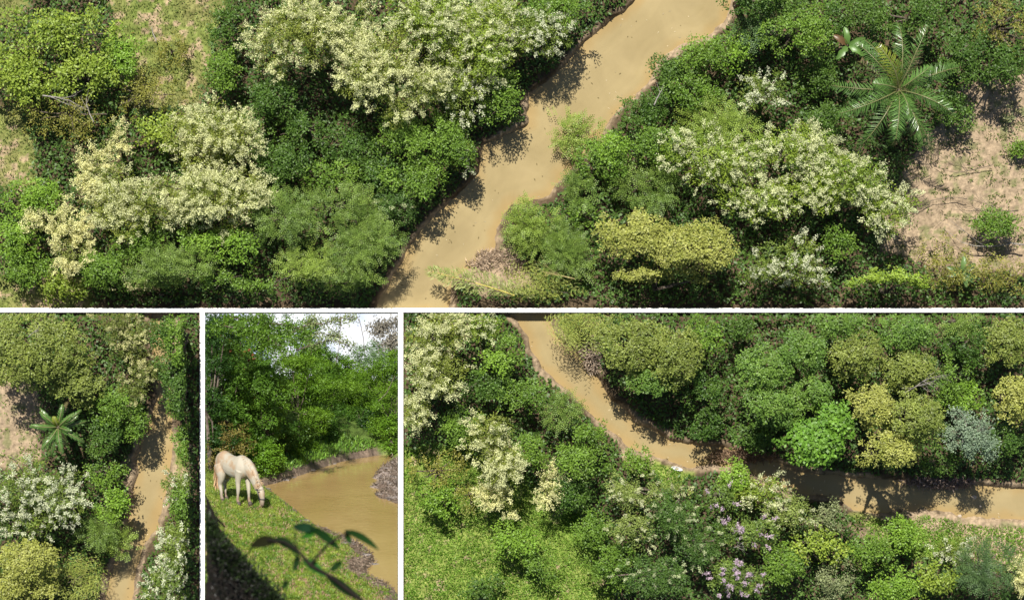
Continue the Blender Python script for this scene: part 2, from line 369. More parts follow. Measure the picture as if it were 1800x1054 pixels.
def crown_geo(k, rx, ry, h, dens_mul=1., leaf_mul=1., lobe_mul=1., full=False):
    """returns (foliage V, C), (bloom V, C) or None, lobe centres"""
    Rm = (rx * ry) ** .5
    rl = min(k.lobe * lobe_mul, Rm * .55) * 1.0
    nl = max(5, int(1.9 * rx * ry / rl ** 2))
    # best candidate points in the disc
    pts = []
    while len(pts) < nl:
        c = R.random((12, 2)) * 2 - 1; c = c[(c ** 2).sum(1) < 1]
        if not len(c): continue
        if pts:
            dd = ((c[:, None] - np.array(pts)[None]) ** 2).sum(-1).min(1); pts.append(c[dd.argmax()])
        else: pts.append(c[0])
    pts = np.array(pts); rad = np.hypot(pts[:, 0], pts[:, 1]); ang = np.arctan2(pts[:, 1], pts[:, 0])
    # ragged outline
    ph = R.random(5) * 6.28
    rag = 1 + k.rag * (np.sin(2 * ang + ph[0]) * .6 + np.sin(3 * ang + ph[1]) * .6 + np.sin(5 * ang + ph[2]) * .5 + (R.random(nl) - .5) * .9)
    s = np.array([max(rx - rl * 1.0, rx * .42), max(ry - rl * 1.0, ry * .42)])
    cx = pts[:, 0] * s[0] * rag; cyy = pts[:, 1] * s[1] * rag
    rz = min(h * k.hgt, Rm * .75)
    rz = max(rz, h * .3)
    topz = h - rz - rl * .5
    cz = topz + rz * np.sqrt(np.clip(1 - rad ** 2, 0, 1)) + (R.random(nl) - .5) * rl * .7
    lr = rl * ((.80 + .35 * R.random(nl)) if k.tidy else (.42 + .95 * R.random(nl) ** 1.2))
    C = np.stack([cx, cyy, cz], -1)
    if full:      # lobes down the sides too, for crowns seen from the side
        m = int(nl * 1.6); a = R.random(m) * 6.28; zz = R.random(m)
        rr = (.55 + .45 * np.sin(np.pi * (.25 + .5 * zz))) * (1 + (R.random(m) - .5) * .35)
        C2 = np.stack([np.cos(a) * s[0] * rr, np.sin(a) * s[1] * rr, h * .12 + zz * (topz - h * .12 + rz * .3)], -1)
        C = np.concatenate([C, C2]); lr = np.concatenate([lr, rl * (.7 + .6 * R.random(m))]); rad = np.concatenate([rad, rr]); nl += m
    col = np.array(k.col); col2 = np.array(k.col2)
    lobe_t = R.random(nl)
    sq = np.array([1., 1., k.flat])
    lowz = -.9 if full else -.35
    area = 2 * np.pi * lr ** 2
    # twigs spread over every lobe, each carrying a small clump of leaves, so that dark gaps stay between them
    per = 11 if k.style == 'leaf' else 1
    cnt = np.maximum(6, (k.dens * dens_mul * area / per * (1.0 if k.style == 'leaf' else .62)).astype(int))
    idx = np.repeat(np.arange(nl), cnt); n = len(idx)
    d = rand_dirs(n)
    flip = d[:, 2] < lowz; d[flip, 2] *= -1
    stick = np.where(R.random(n) < (.05 if k.tidy else .16), 1 + .45 * R.random(n), 1.)
    rr = (.66 + .40 * R.random(n) ** .7) * stick
    tc = C[idx] + d * sq * (lr[idx] * rr)[:, None]
    if k.gap > 0:
        fq = 2.1 / max(leaf_mul, .3) ** .7
        nv = vnoise(tc[:, 0] * fq + ph[3] * 9, tc[:, 1] * fq + tc[:, 2] * fq * .8 + ph[4] * 9, 3)
        ok = nv > k.gap + .07; tc, d, idx = tc[ok], d[ok], idx[ok]; n = len(tc)
    t = np.clip(lobe_t[idx] * .5 + R.random(n) * .5, 0, 1)[:, None]
    ct = (col * (1 - t) + col2 * t) * (.78 + .44 * R.random((n, 1)))
    L, W = k.leaf; L = L * leaf_mul; W = W * leaf_mul
    if k.style == 'leaf':
        rp = lambda q: np.repeat(q, per, 0)
        ax = nrm(d * .8 + np.array([0, 0, .35]) + R.normal(size=(n, 3)) * .35)
        m = n * per
        sz = k.clump * leaf_mul
        P = rp(tc) + rp(ax) * ((R.random(m) - .35) * sz * 1.5)[:, None] + R.normal(size=(m, 3)) * sz * .55 * np.array([1, 1, .6])
        nd = nrm(rp(d) * .5 + np.array([0, 0, .8]) + R.normal(size=(m, 3)) * (.4 if k.tidy else .6))
        r = nrm(P - rp(tc) + rand_dirs(m) * sz * .6); ld = nrm(r - nd * (r * nd).sum(1, keepdims=True)); sd = np.cross(nd, ld)
        lv, lc = leaves(P, ld, L * (.65 + .7 * R.random(m)), sd, W * (.7 + .6 * R.random(m)), rp(ct), .18)
    else:
        m = 9
        ax = nrm(d * np.array([1, 1, .3]) + R.normal(size=(n, 3)) * .4)
        up = nrm(np.array([0, 0, 1.]) + R.normal(size=(n, 3)) * .3)
        sd = nrm(np.cross(ax, up)); nn = np.cross(sd, ax)
        tt = np.tile(np.arange(m) / (m - 1.), n); sg = np.tile(np.where(np.arange(m) % 2 == 0, 1., -1.), n)
        rp = lambda q: np.repeat(q, m, 0)
        span = .55 * leaf_mul * (L / leaf_mul / .15)
        b = rp(tc) + rp(ax) * (tt * span)[:, None]
        b[:, 2] -= .12 * span * tt ** 2
        ld = nrm(rp(ax) * .6 + rp(sd) * sg[:, None] + R.normal(size=(n * m, 3)) * .15)
        ls = nrm(np.cross(rp(nn), ld))
        lv, lc = leaves(b, ld, L * (1.15 - .5 * tt), ls, W, rp(ct), .15)
    bloom = None
    if k.bloom:
        cb = np.maximum(1, (k.bloom * dens_mul * np.pi * lr ** 2 * 1.2 * (.35 + 1.1 * R.random(nl))).astype(int))
        ib = np.repeat(np.arange(nl), cb); nb = len(ib)
        d = rand_dirs(nb); d[:, 2] = np.abs(d[:, 2]) * 1.0 + .05; d = nrm(d)
        P = C[ib] + d * sq * (lr[ib] * (.98 + .12 * R.random(nb)))[:, None]
        un = vnoise(P[:, 0] * 1.3 / leaf_mul + ph[0] * 7, P[:, 1] * 1.3 / leaf_mul + ph[1] * 7, 5) > .2
        ib, d, P = ib[un], d[un], P[un]; nb = len(ib)
        m = 60
        outw = np.stack([C[ib][:, 0], C[ib][:, 1], np.zeros(nb)], -1) / max(Rm, .1)
        ax = nrm(d * .6 + outw * .8 + np.array([0, 0, .5]) + R.normal(size=(nb, 3)) * .3)
        Ls = .36 * leaf_mul * k.bsize * (.6 + .7 * R.random(nb))
        rp = lambda a: np.repeat(a, m, 0)
        tt = R.random(nb * m)
        b = rp(P) + rp(ax) * (tt * np.repeat(Ls, m))[:, None] + R.normal(size=(nb * m, 3)) * .042 * k.bsize * leaf_mul
        ld = nrm(rp(ax) * .6 + R.normal(size=(nb * m, 3)) * .7)
        ls = nrm(np.cross(ld, rand_dirs(nb * m)))
        bc = np.array(k.bcol)
        bt = rp(R.random((nb, 1)))
        cc = bc * (.8 + .35 * bt) * np.array([1, 1, 1.]) 
        bloom = leaves(b, ld, .095 * leaf_mul, ls, .05 * leaf_mul, cc, .15)
    return (lv, lc), bloom, C, lr

def put_leaves(name, geo, M, keep, mat, parent):
    V, c = geo
    n = len(V)
    if M is not None:
        A = np.array(M); W = V.reshape(-1, 3) @ A[:3, :3].T + A[:3, 3]
    else: W = V.reshape(-1, 3)
    ok = keep(W).reshape(n, 4).all(1)
    V = V[ok]; c = c[ok]; n = len(V)
    if n < 3: return None
    return mesh_obj(name, V.reshape(-1, 3), np.arange(n * 4).reshape(n, 4), mat, parent, cols=c.reshape(-1, 3))

def wrapk(keep, M):
    A = np.array(M)
    return lambda P: keep(P @ A[:3, :3].T + A[:3, 3])

def make_tree(name, label, cat, k, M, rx, ry, h, keep, group=None, dens=1., leafm=1., lobem=1., full=False, bark=None, tw=1., trunk=True, mat=None):
    (fol), bloom, C, lr = crown_geo(k, rx, ry, h, dens, leafm, lobem, full)
    root = empty(name, M); tag(root, label, cat, group)
    any_ = put_leaves("crown", fol, M, keep, mat or k.mat or M_LEAF, root)
    if bloom: put_leaves("blossom", bloom, M, keep, M_BLOOM, root)
    if trunk:
        paths = []
        tr = max(.05, .035 * h) * tw
        lean = (R.random(2) - .5) * .12 * h
        zt = max(C[:, 2].mean() * .6, h * .25)
        P = [(0, 0, -.3), (lean[0] * .3, lean[1] * .3, zt * .4), (lean[0] * .8, lean[1] * .8, zt)]
        paths.append((P, [tr * 1.25, tr, tr * .8]))
        sel = R.choice(len(C), min(len(C), 9), replace=False)
        for i in sel:
            c = C[i]; m = np.array([c[0] * .45, c[1] * .45, zt + (c[2] - zt) * .35])
            paths.append(([P[2], m, c, c + (R.random(3) - .5) * lr[i] * .8], [tr * .6, tr * .4, tr * .2, tr * .08]))
        tube_obj("trunk", paths, bark or M_BARK, root, 6, keep=wrapk(keep, M))
    return root

def tree_px(tile, kind, cx, cy, rx, ry, h, label, **kw):
    """a tree whose crown shows round the photograph pixel (cx, cy)"""
    keep = {'top': keep_top, 'left': keep_left, 'right': keep_right}[tile]
    k = K[kind]
    h0 = h; h = 1.2 + (h - 1.2) * .78; rx *= .92; ry *= .92
    hm = h * .7
    x = X(cx, hm); y = Y(cy, hm); sc = (H - hm) / F
    if tile == 'top': lim = 2.4 + 1.9 * max(y, 0); h = min(h, max(lim, 2.4))
    small = kw.pop('small', False) or h0 < 3.2
    name = kw.pop('name', 'shrub' if small else ('flowering_tree' if k.bloom else 'tree'))
    cat = 'shrub' if small else 'tree'
    px = x * F / H + PX0; py = PY0 - y * F / H
    dr = polydist(np.array([px]), np.array([py]), RIV[tile])
    gz = float(ground_h(dr, np.array([px]), np.array([py]))[0])
    M = Matrix.Translation((x, y, gz))
    return make_tree(name, label, cat, k, M, rx * sc, ry * sc, h, keep, group={'top': 'trees and shrubs of the upper plot', 'left': 'trees and shrubs of the lower left plot', 'right': 'trees and shrubs of the lower right plot'}[tile], **kw)

TOP = [
 ('flower', 545, 60, 125, 85, 8, "broad cream-flowering tree at the top, left half of the biggest flowering mass"),
 ('flower', 680, 130, 120, 95, 8, "cream-flowering tree in the middle of the big mass, hanging over dark leaves"),
 ('flower_sparse', 740, 35, 90, 60, 7.5, "cream-flowering tree at the top edge in the middle of the big mass"),
 ('flower_sparse', 850, 70, 100, 85, 7, "green tree thinly dotted with cream flowers, left of the river's upper reach"),
 ('white_flower', 945, 60, 75, 60, 5.5, "white-dotted tree leaning over the river's upper left bank"),
 ('green', 985, 20, 70, 40, 5, "green tree at the top edge, beside the river's upper left bank"),
 ('green', 880, 170, 60, 55, 4.5, "green tree on the left bank below the white-dotted tree"),
 ('white_flower', 800, 160, 55, 50, 5, "small cream-dotted tree behind the left bank's green tree"),
 ('flower', 382, 240, 85, 68, 6, "round cream-flowering tree standing alone above the spreading one"),
 ('flower', 370, 345, 120, 62, 6.3, "wide cream-flowering tree in the left part, right half of the spreading mass"),
 ('flower', 245, 360, 95, 70, 6, "cream-flowering tree in the middle of the left spreading mass"),
 ('pendant', 165, 310, 45, 55, 5, "loose cream-flowering boughs pointing up at the far left mass"),
 ('pendant', 105, 395, 58, 30, 4.5, "cream-flowering bough reaching furthest left over green trees"),
 ('pendant', 125, 450, 32, 42, 4.3, "drooping cream-flowering bough with finger-like tips at far left"),
 ('pendant', 208, 245, 16, 38, 4.5, "narrow upright cream flower spike below the olive bushes"),
 ('pendant', 235, 530, 50, 22, 3.3, "cream-flowering bough at the bottom edge on the left"),
 ('yellow', 105, 60, 95, 62, 6, "yellow-green tree at the top left, largest of its colour"),
 ('yellow', 40, 130, 75, 62, 5.5, "yellow-green tree at the left edge below the largest one"),
 ('yellow', 150, 130, 70, 45, 5, "yellow-green tree right of the left-edge one"),
 ('olive', 120, 200, 110, 55, 4.5, "olive thicket with pale sticks, left of the grassy clearing's foot"),
 ('olive', 250, 165, 85, 60, 3.4, "low olive scrub spilling onto the grassy clearing"),
 ('olive', 300, 90, 45, 40, 1.8, "low tuft of scrub in the grassy clearing"),
 ('bright', 215, 100, 45, 60, 4, "bright green tree along the left side of the grassy clearing"),
 ('yellow', 280, 235, 70, 40, 3.5, "light green bush above the left spreading flower mass"),
 ('bright', 55, 350, 70, 42, 4, "bright green tree at the left edge above the reaching flower bough"),
 ('bright', 30, 420, 50, 45, 3.6, "bright green tree at the left edge under the reaching flower bough"),
 ('green', 45, 475, 55, 30, 3.2, "green shrub at the left edge above the bottom grass patch"),
 ('yellow', 105, 505, 55, 30, 2.2, "low light green bush at the bottom left grass patch"),
 ('green', 190, 480, 60, 45, 4, "green tree below the finger-like flower bough"),
 ('feather', 300, 470, 85, 50, 4.6, "fine-leaved green tree under the left spreading flower mass"),
 ('green', 250, 430, 55, 35, 4.2, "green tree peeping out below the left flower mass"),
 ('feather', 280, 520, 70, 25, 3.4, "fine-leaved bush at the bottom edge left of the bright one"),
 ('bright', 370, 425, 80, 40, 4.8, "bright green tree under the right end of the left flower mass"),
 ('green', 395, 490, 60, 48, 3.6, "green tree at the bottom between two fine-leaved trees"),
 ('feather', 500, 380, 85, 50, 5.4, "fine-leaved tree right of the left spreading flower mass"),
 ('feather', 590, 360, 75, 40, 5.2, "fine-leaved tree below the darkest hollow"),
 ('feather', 640, 420, 80, 62, 5, "fine-leaved tree with a rounded top leaning to the river at lower left"),
 ('feather_lime', 525, 480, 70, 55, 4.6, "light fine-leaved tree at the bottom, left of the riverbank one"),
 ('feather', 600, 500, 75, 45, 3.8, "fine-leaved tree at the bottom edge beside the river"),
 ('green', 455, 515, 45, 30, 3.2, "small dark tree at the bottom edge between the fine-leaved trees"),
 ('green', 735, 245, 80, 60, 5, "green tree on the left bank with its foot in shade"),
 ('green', 790, 250, 55, 60, 4.6, "tall green bank tree just left of the river's bend"),
 ('white_flower', 820, 275, 25, 30, 3.6, "small white-dotted bush at the river's bend on the left bank"),
 ('green', 730, 320, 65, 50, 4.4, "green tree right above the tree shadows on the water"),
 ('dark_fine', 690, 360, 50, 35, 3.8, "darker fine-leaved bank bush above the lower left riverbank"),
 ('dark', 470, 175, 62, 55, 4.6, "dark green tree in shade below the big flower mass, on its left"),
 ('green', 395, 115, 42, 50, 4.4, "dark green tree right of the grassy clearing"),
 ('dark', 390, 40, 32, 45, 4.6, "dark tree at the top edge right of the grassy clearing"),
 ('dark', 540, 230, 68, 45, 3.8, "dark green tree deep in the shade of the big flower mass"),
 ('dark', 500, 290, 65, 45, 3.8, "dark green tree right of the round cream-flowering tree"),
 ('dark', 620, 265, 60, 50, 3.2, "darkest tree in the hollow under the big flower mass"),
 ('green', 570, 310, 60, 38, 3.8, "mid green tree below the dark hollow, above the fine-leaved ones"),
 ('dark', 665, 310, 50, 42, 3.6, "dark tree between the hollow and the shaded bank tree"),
 # right bank
 ('green', 1235, 100, 60, 45, 4.8, "green tree on the right bank near the top sand spit"),
 ('bright', 1295, 90, 42, 42, 4.6, "bright green tree right of the top sand spit"),
 ('dark', 1180, 130, 42, 38, 4, "dark green tree nearest the water below the top sand spit"),
 ('green', 1215, 165, 60, 40, 4.3, "green tree behind the right bank's dark tree"),
 ('dark', 1140, 195, 50, 38, 3.8, "dark tree on the right bank with pale sticks beside it"),
 ('feather_dark', 1330, 50, 45, 40, 5, "dark tree at the upper river's right corner"),
 ('dark', 1318, -8, 78, 48, 7.5, "dark tree at the top edge hanging over the river's upper right end"),
 ('green', 1400, 60, 80, 55, 6.5, "large green tree at the top, left of the palm"),
 ('dark', 1360, 10, 70, 30, 5.5, "dark tree at the top edge above the large green one"),
 ('dark', 1500, 25, 80, 40, 6, "dark tree at the top edge above the palm's left fronds"),
 ('dark', 1610, 30, 80, 40, 6.3, "dark tree at the top edge right above the palm"),
 ('dark', 1690, 95, 62, 55, 6, "dark tree right of the palm's top fronds"),
 ('olive', 1760, 50, 60, 60, 6.5, "olive-tinted tree in the top right corner"),
 ('dark', 1750, 120, 60, 45, 5.5, "dark tree at the right edge above the bare earth"),
 ('dark', 1440, 130, 42, 42, 4, "dark tree in shade just left of the palm"),
 ('dark', 1440, 215, 45, 45, 3.4, "dark bush under the palm's lower left fronds"),
 ('dark', 1670, 190, 40, 40, 3.2, "dark bush under the palm's right fronds"),
 ('white_flower', 1345, 160, 55, 45, 6, "small cream-flowering tree topmost on the right bank, left of the palm"),
 ('feather_lime', 1260, 225, 70, 45, 5, "light green tree left of the small cream-flowering tree"),
 ('flower_sparse', 1265, 280, 95, 62, 6.3, "cream-dotted tree at the left end of the right bank's big flower mass"),
 ('flower_sparse', 1390, 260, 90, 62, 6.8, "cream-dotted tree in the middle of the right bank's flower mass"),
 ('flower_sparse', 1470, 320, 95, 62, 6.5, "cream-dotted tree on the right bank just below the palm"),
 ('flower_sparse', 1560, 360, 70, 42, 6, "cream-dotted tree at the right tip, reaching over the bare earth"),
 ('flower_sparse', 1340, 350, 85, 45, 6, "cream-dotted tree low in the right bank's flower mass"),
 ('white_flower', 1385, 480, 88, 62, 4.6, "cream-flowering tree at the bottom edge, right of the yellow domed tree"),
 ('green', 1470, 430, 50, 40, 3.8, "green tree between the bottom cream tree and the bare earth"),
 ('dome_yellow', 1110, 415, 85, 50, 6, "yellow domed tree, the left and brighter one at the bottom"),
 ('dome_yellow', 1215, 440, 90, 62, 6.2, "yellow-olive domed tree left of the bottom cream tree"),
 ('dome_yellow', 1160, 505, 110, 45, 5, "yellow-olive domed crown at the bottom edge"),
 ('dome_lime', 1560, 510, 88, 42, 4.2, "round lime-green tree at the bottom right"),
 ('feather_lime', 1012, 236, 66, 42, 3.0, "thin light shrub leaning out over the river's middle"),
 ('green', 1060, 285, 68, 50, 4.3, "green tree on the right bank behind the leaning shrub"),
 ('bright', 1080, 262, 38, 32, 4.8, "bright green crown at the centre of the right bank"),
 ('feather', 1130, 320, 80, 48, 3.8, "fine-leaved tree between the right bank and the flower mass"),
 ('feather', 1010, 330, 42, 40, 3.4, "fine-leaved bush at the water below the leaning shrub"),
 ('feather_lime', 935, 400, 56, 42, 3.3, "light feathery bush on the right bank above the brown debris"),
 ('feather', 985, 445, 50, 55, 3.0, "feathery bush left of the yellow domed trees"),
 ('willow', 960, 510, 55, 30, 2.4, "pale reedy bush at the bottom edge on the right bank"),
 ('green', 1150, 250, 60, 40, 4.2, "green tree left of the big right flower mass"),
 ('green', 1030, 375, 45, 30, 3.0, "low green bush above the left domed tree"),
 ('grey', 1780, 205, 28, 25, 1.5, "small grey-green bush on the bare earth at the right edge"),
 ('green', 1790, 262, 20, 18, 1.3, "small green bush on the bare earth, lower at the right edge"),
 ('green', 1750, 400, 55, 38, 3.0, "green bush tangled with bare branches at the right edge"),
 ('olive', 1700, 480, 70, 50, 3.0, "greyish scrub at the bottom right corner left of the big-leaved plant"),
 ('olive', 1780, 490, 50, 50, 3.0, "greyish scrub in the bottom right corner of the upper plot"),
 ('olive', 1640, 440, 50, 30, 1.6, "low thin scrub on the bare earth by the tip of the flower mass"),
]
LEFT = [
 ('dome', 65, 615, 115, 78, 8, "large lumpy olive tree in the top left corner of its plot"),
 ('dome', 135, 670, 60, 52, 6, "lumpy olive tree just above the left palm"),
 ('olive_flower', 205, 575, 42, 50, 6, "brownish-flowered tree at the top, left of the narrow river"),
 ('olive_flower', 240, 600, 30, 55, 6, "brownish-flowered tree touching the narrow river's top"),
 ('olive_flower', 235, 675, 40, 38, 5.6, "pale-flowered tree left of the narrow river"),
 ('green', 205, 715, 52, 45, 5.2, "green tree right of the left palm"),
 ('dark', 185, 770, 45, 40, 4.2, "dark green tree below right of the left palm"),
 ('green', 235, 735, 30, 36, 4.4, "green tree on the narrow river's left bank"),
 ('dark', 286, 590, 30, 40, 6.5, "dark tree closing over the narrow river's far end"),
 ('dark', 302, 648, 24, 34, 5.6, "dark tree leaning over the narrow river from its right bank"),
 ('olive_flower', 268, 645, 26, 26, 5.4, "brownish-flowered crown over the narrow river's upper stretch"),
 ('green', 322, 600, 42, 60, 6, "large green tree in the top right corner of its plot"),
 ('dark', 322, 690, 38, 55, 6, "dark green tree on the narrow river's right bank"),
 ('green', 306, 715, 22, 22, 4, "small green bough reaching over the narrow river"),
 ('green', 332, 790, 34, 42, 5, "green tree at the right edge of the narrow river's plot"),
 ('white_flower', 35, 850, 82, 52, 6.5, "white-dotted tree at the left edge below the left palm"),
 ('white_flower', 115, 870, 62, 52, 6.2, "white-dotted tree right of the left-edge one, below the palm"),
 ('white_flower', 60, 910, 80, 40, 5.6, "white-dotted tree just above the yellow domed one"),
 ('green', 185, 830, 52, 38, 4.6, "green tree above the middle of the narrow river's left bank"),
 ('bright', 195, 880, 50, 42, 4.2, "bright green tree on the narrow river's left bank"),
 ('feather', 168, 932, 44, 36, 4, "fine-leaved tree left of the narrow river's lower end"),
 ('feather_lime', 210, 950, 26, 26, 2.6, "light shrub at the water on the narrow river's left bank"),
 ('dome_yellow', 50, 985, 75, 45, 6, "yellow domed tree in the bottom left corner"),
 ('dome_yellow', 40, 1030, 70, 35, 5, "yellow domed crown at the bottom edge in the left corner"),
 ('willow', 132, 1020, 42, 34, 3, "pale reedy bush at the bottom, left of the narrow river"),
 ('white_flower', 312, 955, 48, 36, 5.5, "white-flowering tree leaning over the narrow river's right side"),
 ('white_flower', 308, 1020, 60, 45, 5.6, "white-flowering tree at the bottom right of the narrow river"),
 ('green', 326, 885, 34, 40, 4.6, "green tree above the white-flowering ones on the right of the narrow river"),
 ('white_flower', 318, 850, 34, 26, 4.2, "small white-flowering tree above the green one on the narrow river's right"),
]
RIGHT = [
 ('flower', 765, 590, 70, 62, 7, "cream-flowering tree in the top left corner of the meadow plot"),
 ('flower', 765, 665, 58, 52, 7, "cream-flowering tree below the corner one at the meadow plot's left edge"),
 ('flower', 730, 715, 34, 38, 6, "small cream-flowering tree at the left edge above the meadow"),
 ('flower_sparse', 850, 575, 55, 38, 6, "green tree with few cream flowers at the top, left of the slanting river"),
 ('green', 890, 625, 48, 45, 5.2, "green tree by the slanting river's left bank near the top"),
 ('dark', 850, 680, 55, 38, 4.6, "dark tree in the shade between the cream trees and the river"),
 ('bright', 870, 640, 42, 30, 5.4, "bright green tree right of the two cream corner trees"),
 ('green', 800, 745, 45, 38, 4.2, "green tree above the meadow's upper edge"),
 ('green', 925, 700, 55, 42, 5.2, "green tree at the slanting river's left bank, second from the top"),
 ('feather', 985, 722, 48, 40, 4.8, "fine-leaved tree at the slanting river's left bank, in its middle"),
 ('green', 1035, 765, 46, 36, 4.2, "green tree at the slanting river's left bank, lowest of the row"),
 ('flower', 865, 760, 52, 42, 6.2, "cream-flowering tree in the middle of the meadow plot's left woods"),
 ('flower', 880, 815, 45, 38, 5.6, "cream-flowering tree just below the middle one in the left woods"),
 ('pendant', 885, 872, 38, 26, 4.6, "drooping cream-flowering boughs over the meadow's edge"),
 ('pendant', 965, 855, 18, 42, 4.6, "narrow cream-flowering spray standing alone among green trees"),
 ('green', 930, 790, 45, 42, 5, "green tree right of the middle cream-flowering tree"),
 ('green', 1010, 810, 62, 42, 5, "green tree above the dark gap in the left woods"),
 ('dark', 1000, 860, 55, 42, 3.8, "dark green tree beside the lone cream spray"),
 ('pale_fine', 1110, 860, 58, 45, 5, "light fine-leaved tree right of the dark gap"),
 ('green', 1125, 815, 30, 34, 4, "green tree at the water's edge left of the white boat"),
 ('olive', 770, 830, 68, 45, 3.8, "brown-olive bush at the top of the meadow"),
 ('olive', 830, 870, 45, 38, 3.4, "brown-olive bush left of the drooping cream boughs"),
 ('bright', 765, 875, 45, 34, 3.2, "bright green bush on the meadow's upper left"),
 ('bright', 905, 945, 52, 40, 3.6, "bright green tree standing in the meadow"),
 ('green', 945, 1000, 34, 40, 3.0, "small green tree low in the meadow beside the bright one"),
 ('dark', 845, 1035, 40, 24, 2.6, "dark bush at the bottom edge in the meadow"),
 ('green', 1035, 925, 45, 40, 3.6, "green tree along the meadow's right side"),
 ('pale_fine', 1110, 925, 52, 42, 5.3, "fine-leaved tree left of the big dark one"),
 ('green', 1070, 990, 50, 50, 4, "green tree at the meadow's lower right corner"),
 ('dark_fine', 1180, 905, 60, 50, 6.0, "dark fine-leaved tree, upper one of the big pair below the boat"),
 ('dark_fine', 1150, 1010, 75, 52, 6, "dark fine-leaved tree at the bottom, lower one of the big pair"),
 ('dark_fine', 1230, 955, 48, 48, 5.8, "dark fine-leaved tree left of the lilac blossoms"),
 ('pale_fine', 1185, 862, 42, 16, 1.8, "light shrub on the bank just right below the boat"),
 ('bright', 1286, 838, 44, 28, 4, "bright green tree on the lower bank where the river darkens"),
 ('flower_sparse', 1330, 860, 50, 30, 4.6, "pale cream-dotted tree on the lower bank left of the dark water"),
 ('lilac', 1265, 875, 40, 34, 5.2, "lilac-flowering tree, the topmost of the lilac ones"),
 ('lilac', 1310, 935, 48, 36, 5.4, "lilac-flowering tree in the middle of the three"),
 ('lilac', 1290, 1010, 48, 40, 5.4, "lilac-flowering tree at the bottom edge"),
 ('pale_fine', 1390, 900, 52, 40, 5, "fine-leaved tree on the lower bank below the first bright water"),
 ('grey', 1460, 900, 52, 42, 5, "greyish green tree on the lower bank under the dark water"),
 ('yellow', 1430, 960, 52, 42, 5, "yellow-green tree below the greyish one"),
 ('green', 1370, 990, 50, 50, 4.8, "green tree right of the lower lilac tree"),
 ('grey', 1460, 1020, 50, 42, 4.6, "greyish tree at the bottom edge right of the lilac trees"),
 ('bright', 1580, 940, 45, 40, 4, "bright green tree standing up beside the lower sand bank"),
 ('green', 1530, 975, 48, 42, 4.2, "green tree left of the one beside the lower sand bank"),
 ('bright', 1560, 1030, 60, 36, 4.2, "bright green tree at the bottom edge below the sand bank"),
 ('yellow', 1640, 1015, 48, 42, 3.6, "yellow-green bush left of the big blue-green one"),
 ('white_flower', 1665, 965, 34, 28, 2.6, "small white-dotted shrub on the lower sand bank"),
 ('feather_dark', 1730, 1000, 66, 52, 4.6, "big blue-green feathery tree at the bottom right"),
 ('pendant', 1790, 1010, 18, 38, 3.6, "cream-flowering spray in the bottom right corner"),
 # north side
 ('willow', 1018, 572, 36, 24, 3.4, "yellowish reedy bush at the top, right of the slanting river"),
 ('dome', 1112, 605, 72, 62, 7.2, "large domed olive tree, left one over the slanting river"),
 ('dome', 1180, 625, 64, 62, 7.2, "large domed olive tree joined to the right of the leftmost dome"),
 ('dome_green', 1140, 668, 52, 34, 6.0, "dark domed crown low over the slanting river"),
 ('green', 1230, 585, 48, 42, 6, "green tree at the top between the olive and the green domes"),
 ('dark', 1245, 680, 40, 52, 5, "dark tree in shade between the olive and green domes"),
 ('dark', 1240, 745, 38, 30, 3.6, "dark bush on the upper bank where the river bends"),
 ('dark', 1310, 770, 48, 26, 3.4, "dark bush on the upper bank below the green dome"),
 ('dome_green', 1340, 650, 60, 50, 8, "green domed tree, upper one in the middle"),
 ('dome_green', 1400, 620, 58, 48, 8, "green domed tree at top right of the middle one"),
 ('dome_green', 1355, 715, 62, 48, 8.6, "green domed tree, lower one in the middle"),
 ('dome_green', 1420, 690, 45, 42, 7.4, "green domed crown just above the big-leaved lime tree"),
 ('bigleaf', 1425, 775, 60, 50, 8.6, "lime-green tree with big leaves hanging over the dark water"),
 ('bigleaf', 1462, 738, 44, 40, 8.2, "lime-green crown at the upper right of the big-leaved tree"),
 ('dome', 1500, 625, 60, 52, 8, "olive domed tree above the middle of the woods"),
 ('dome_green', 1470, 570, 60, 34, 7, "green domed tree at the top edge in the middle"),
 ('dome_green', 1580, 585, 66, 42, 8, "green domed tree at the top edge, right of the middle"),
 ('dome', 1590, 650, 58, 48, 8.2, "olive domed tree with bare grey twigs on top"),
 ('dome_yellow', 1530, 715, 52, 48, 9.5, "yellowish domed tree beside the big-leaved lime tree"),
 ('dome', 1600, 735, 62, 52, 11, "olive domed tree above the lower yellowish crown"),
 ('dome_yellow', 1552, 788, 62, 44, 9.5, "yellowish domed crown hanging furthest over the dark water"),
 ('green', 1670, 665, 42, 52, 5, "green tree in the gap right of the twiggy domed tree"),
 ('bright', 1700, 700, 40, 34, 4.2, "bright green bush in the gap above the grey-green tree"),
 ('dark', 1690, 600, 52, 48, 5, "dark tree in the gap at the top right"),
 ('feather', 1690, 565, 42, 26, 5.4, "fine-leaved tree at the top edge above the dark gap"),
 ('bluegrey', 1702, 765, 60, 56, 8, "grey-green tree with pale branches over the dark water"),
 ('dark', 1650, 815, 45, 24, 4, "dark bush at the water below the grey-green tree"),
 ('dome', 1770, 600, 50, 52, 7, "olive domed tree in the top right corner of the meadow plot"),
 ('dome_yellow', 1780, 700, 42, 52, 6.6, "brownish-yellow domed tree at the right edge"),
 ('dark', 1760, 780, 45, 34, 4.2, "dark bush at the right edge above the water"),
 ('dark', 1300, 575, 45, 26, 4.6, "dark bush at the top edge left of the orange earth patch"),
]
for t in TOP: tree_px('top', *t, **({'dens': .45} if 'thin light shrub' in t[-1] else {}))
for t in LEFT: tree_px('left', *t)
for t in RIGHT: tree_px('right', *t)

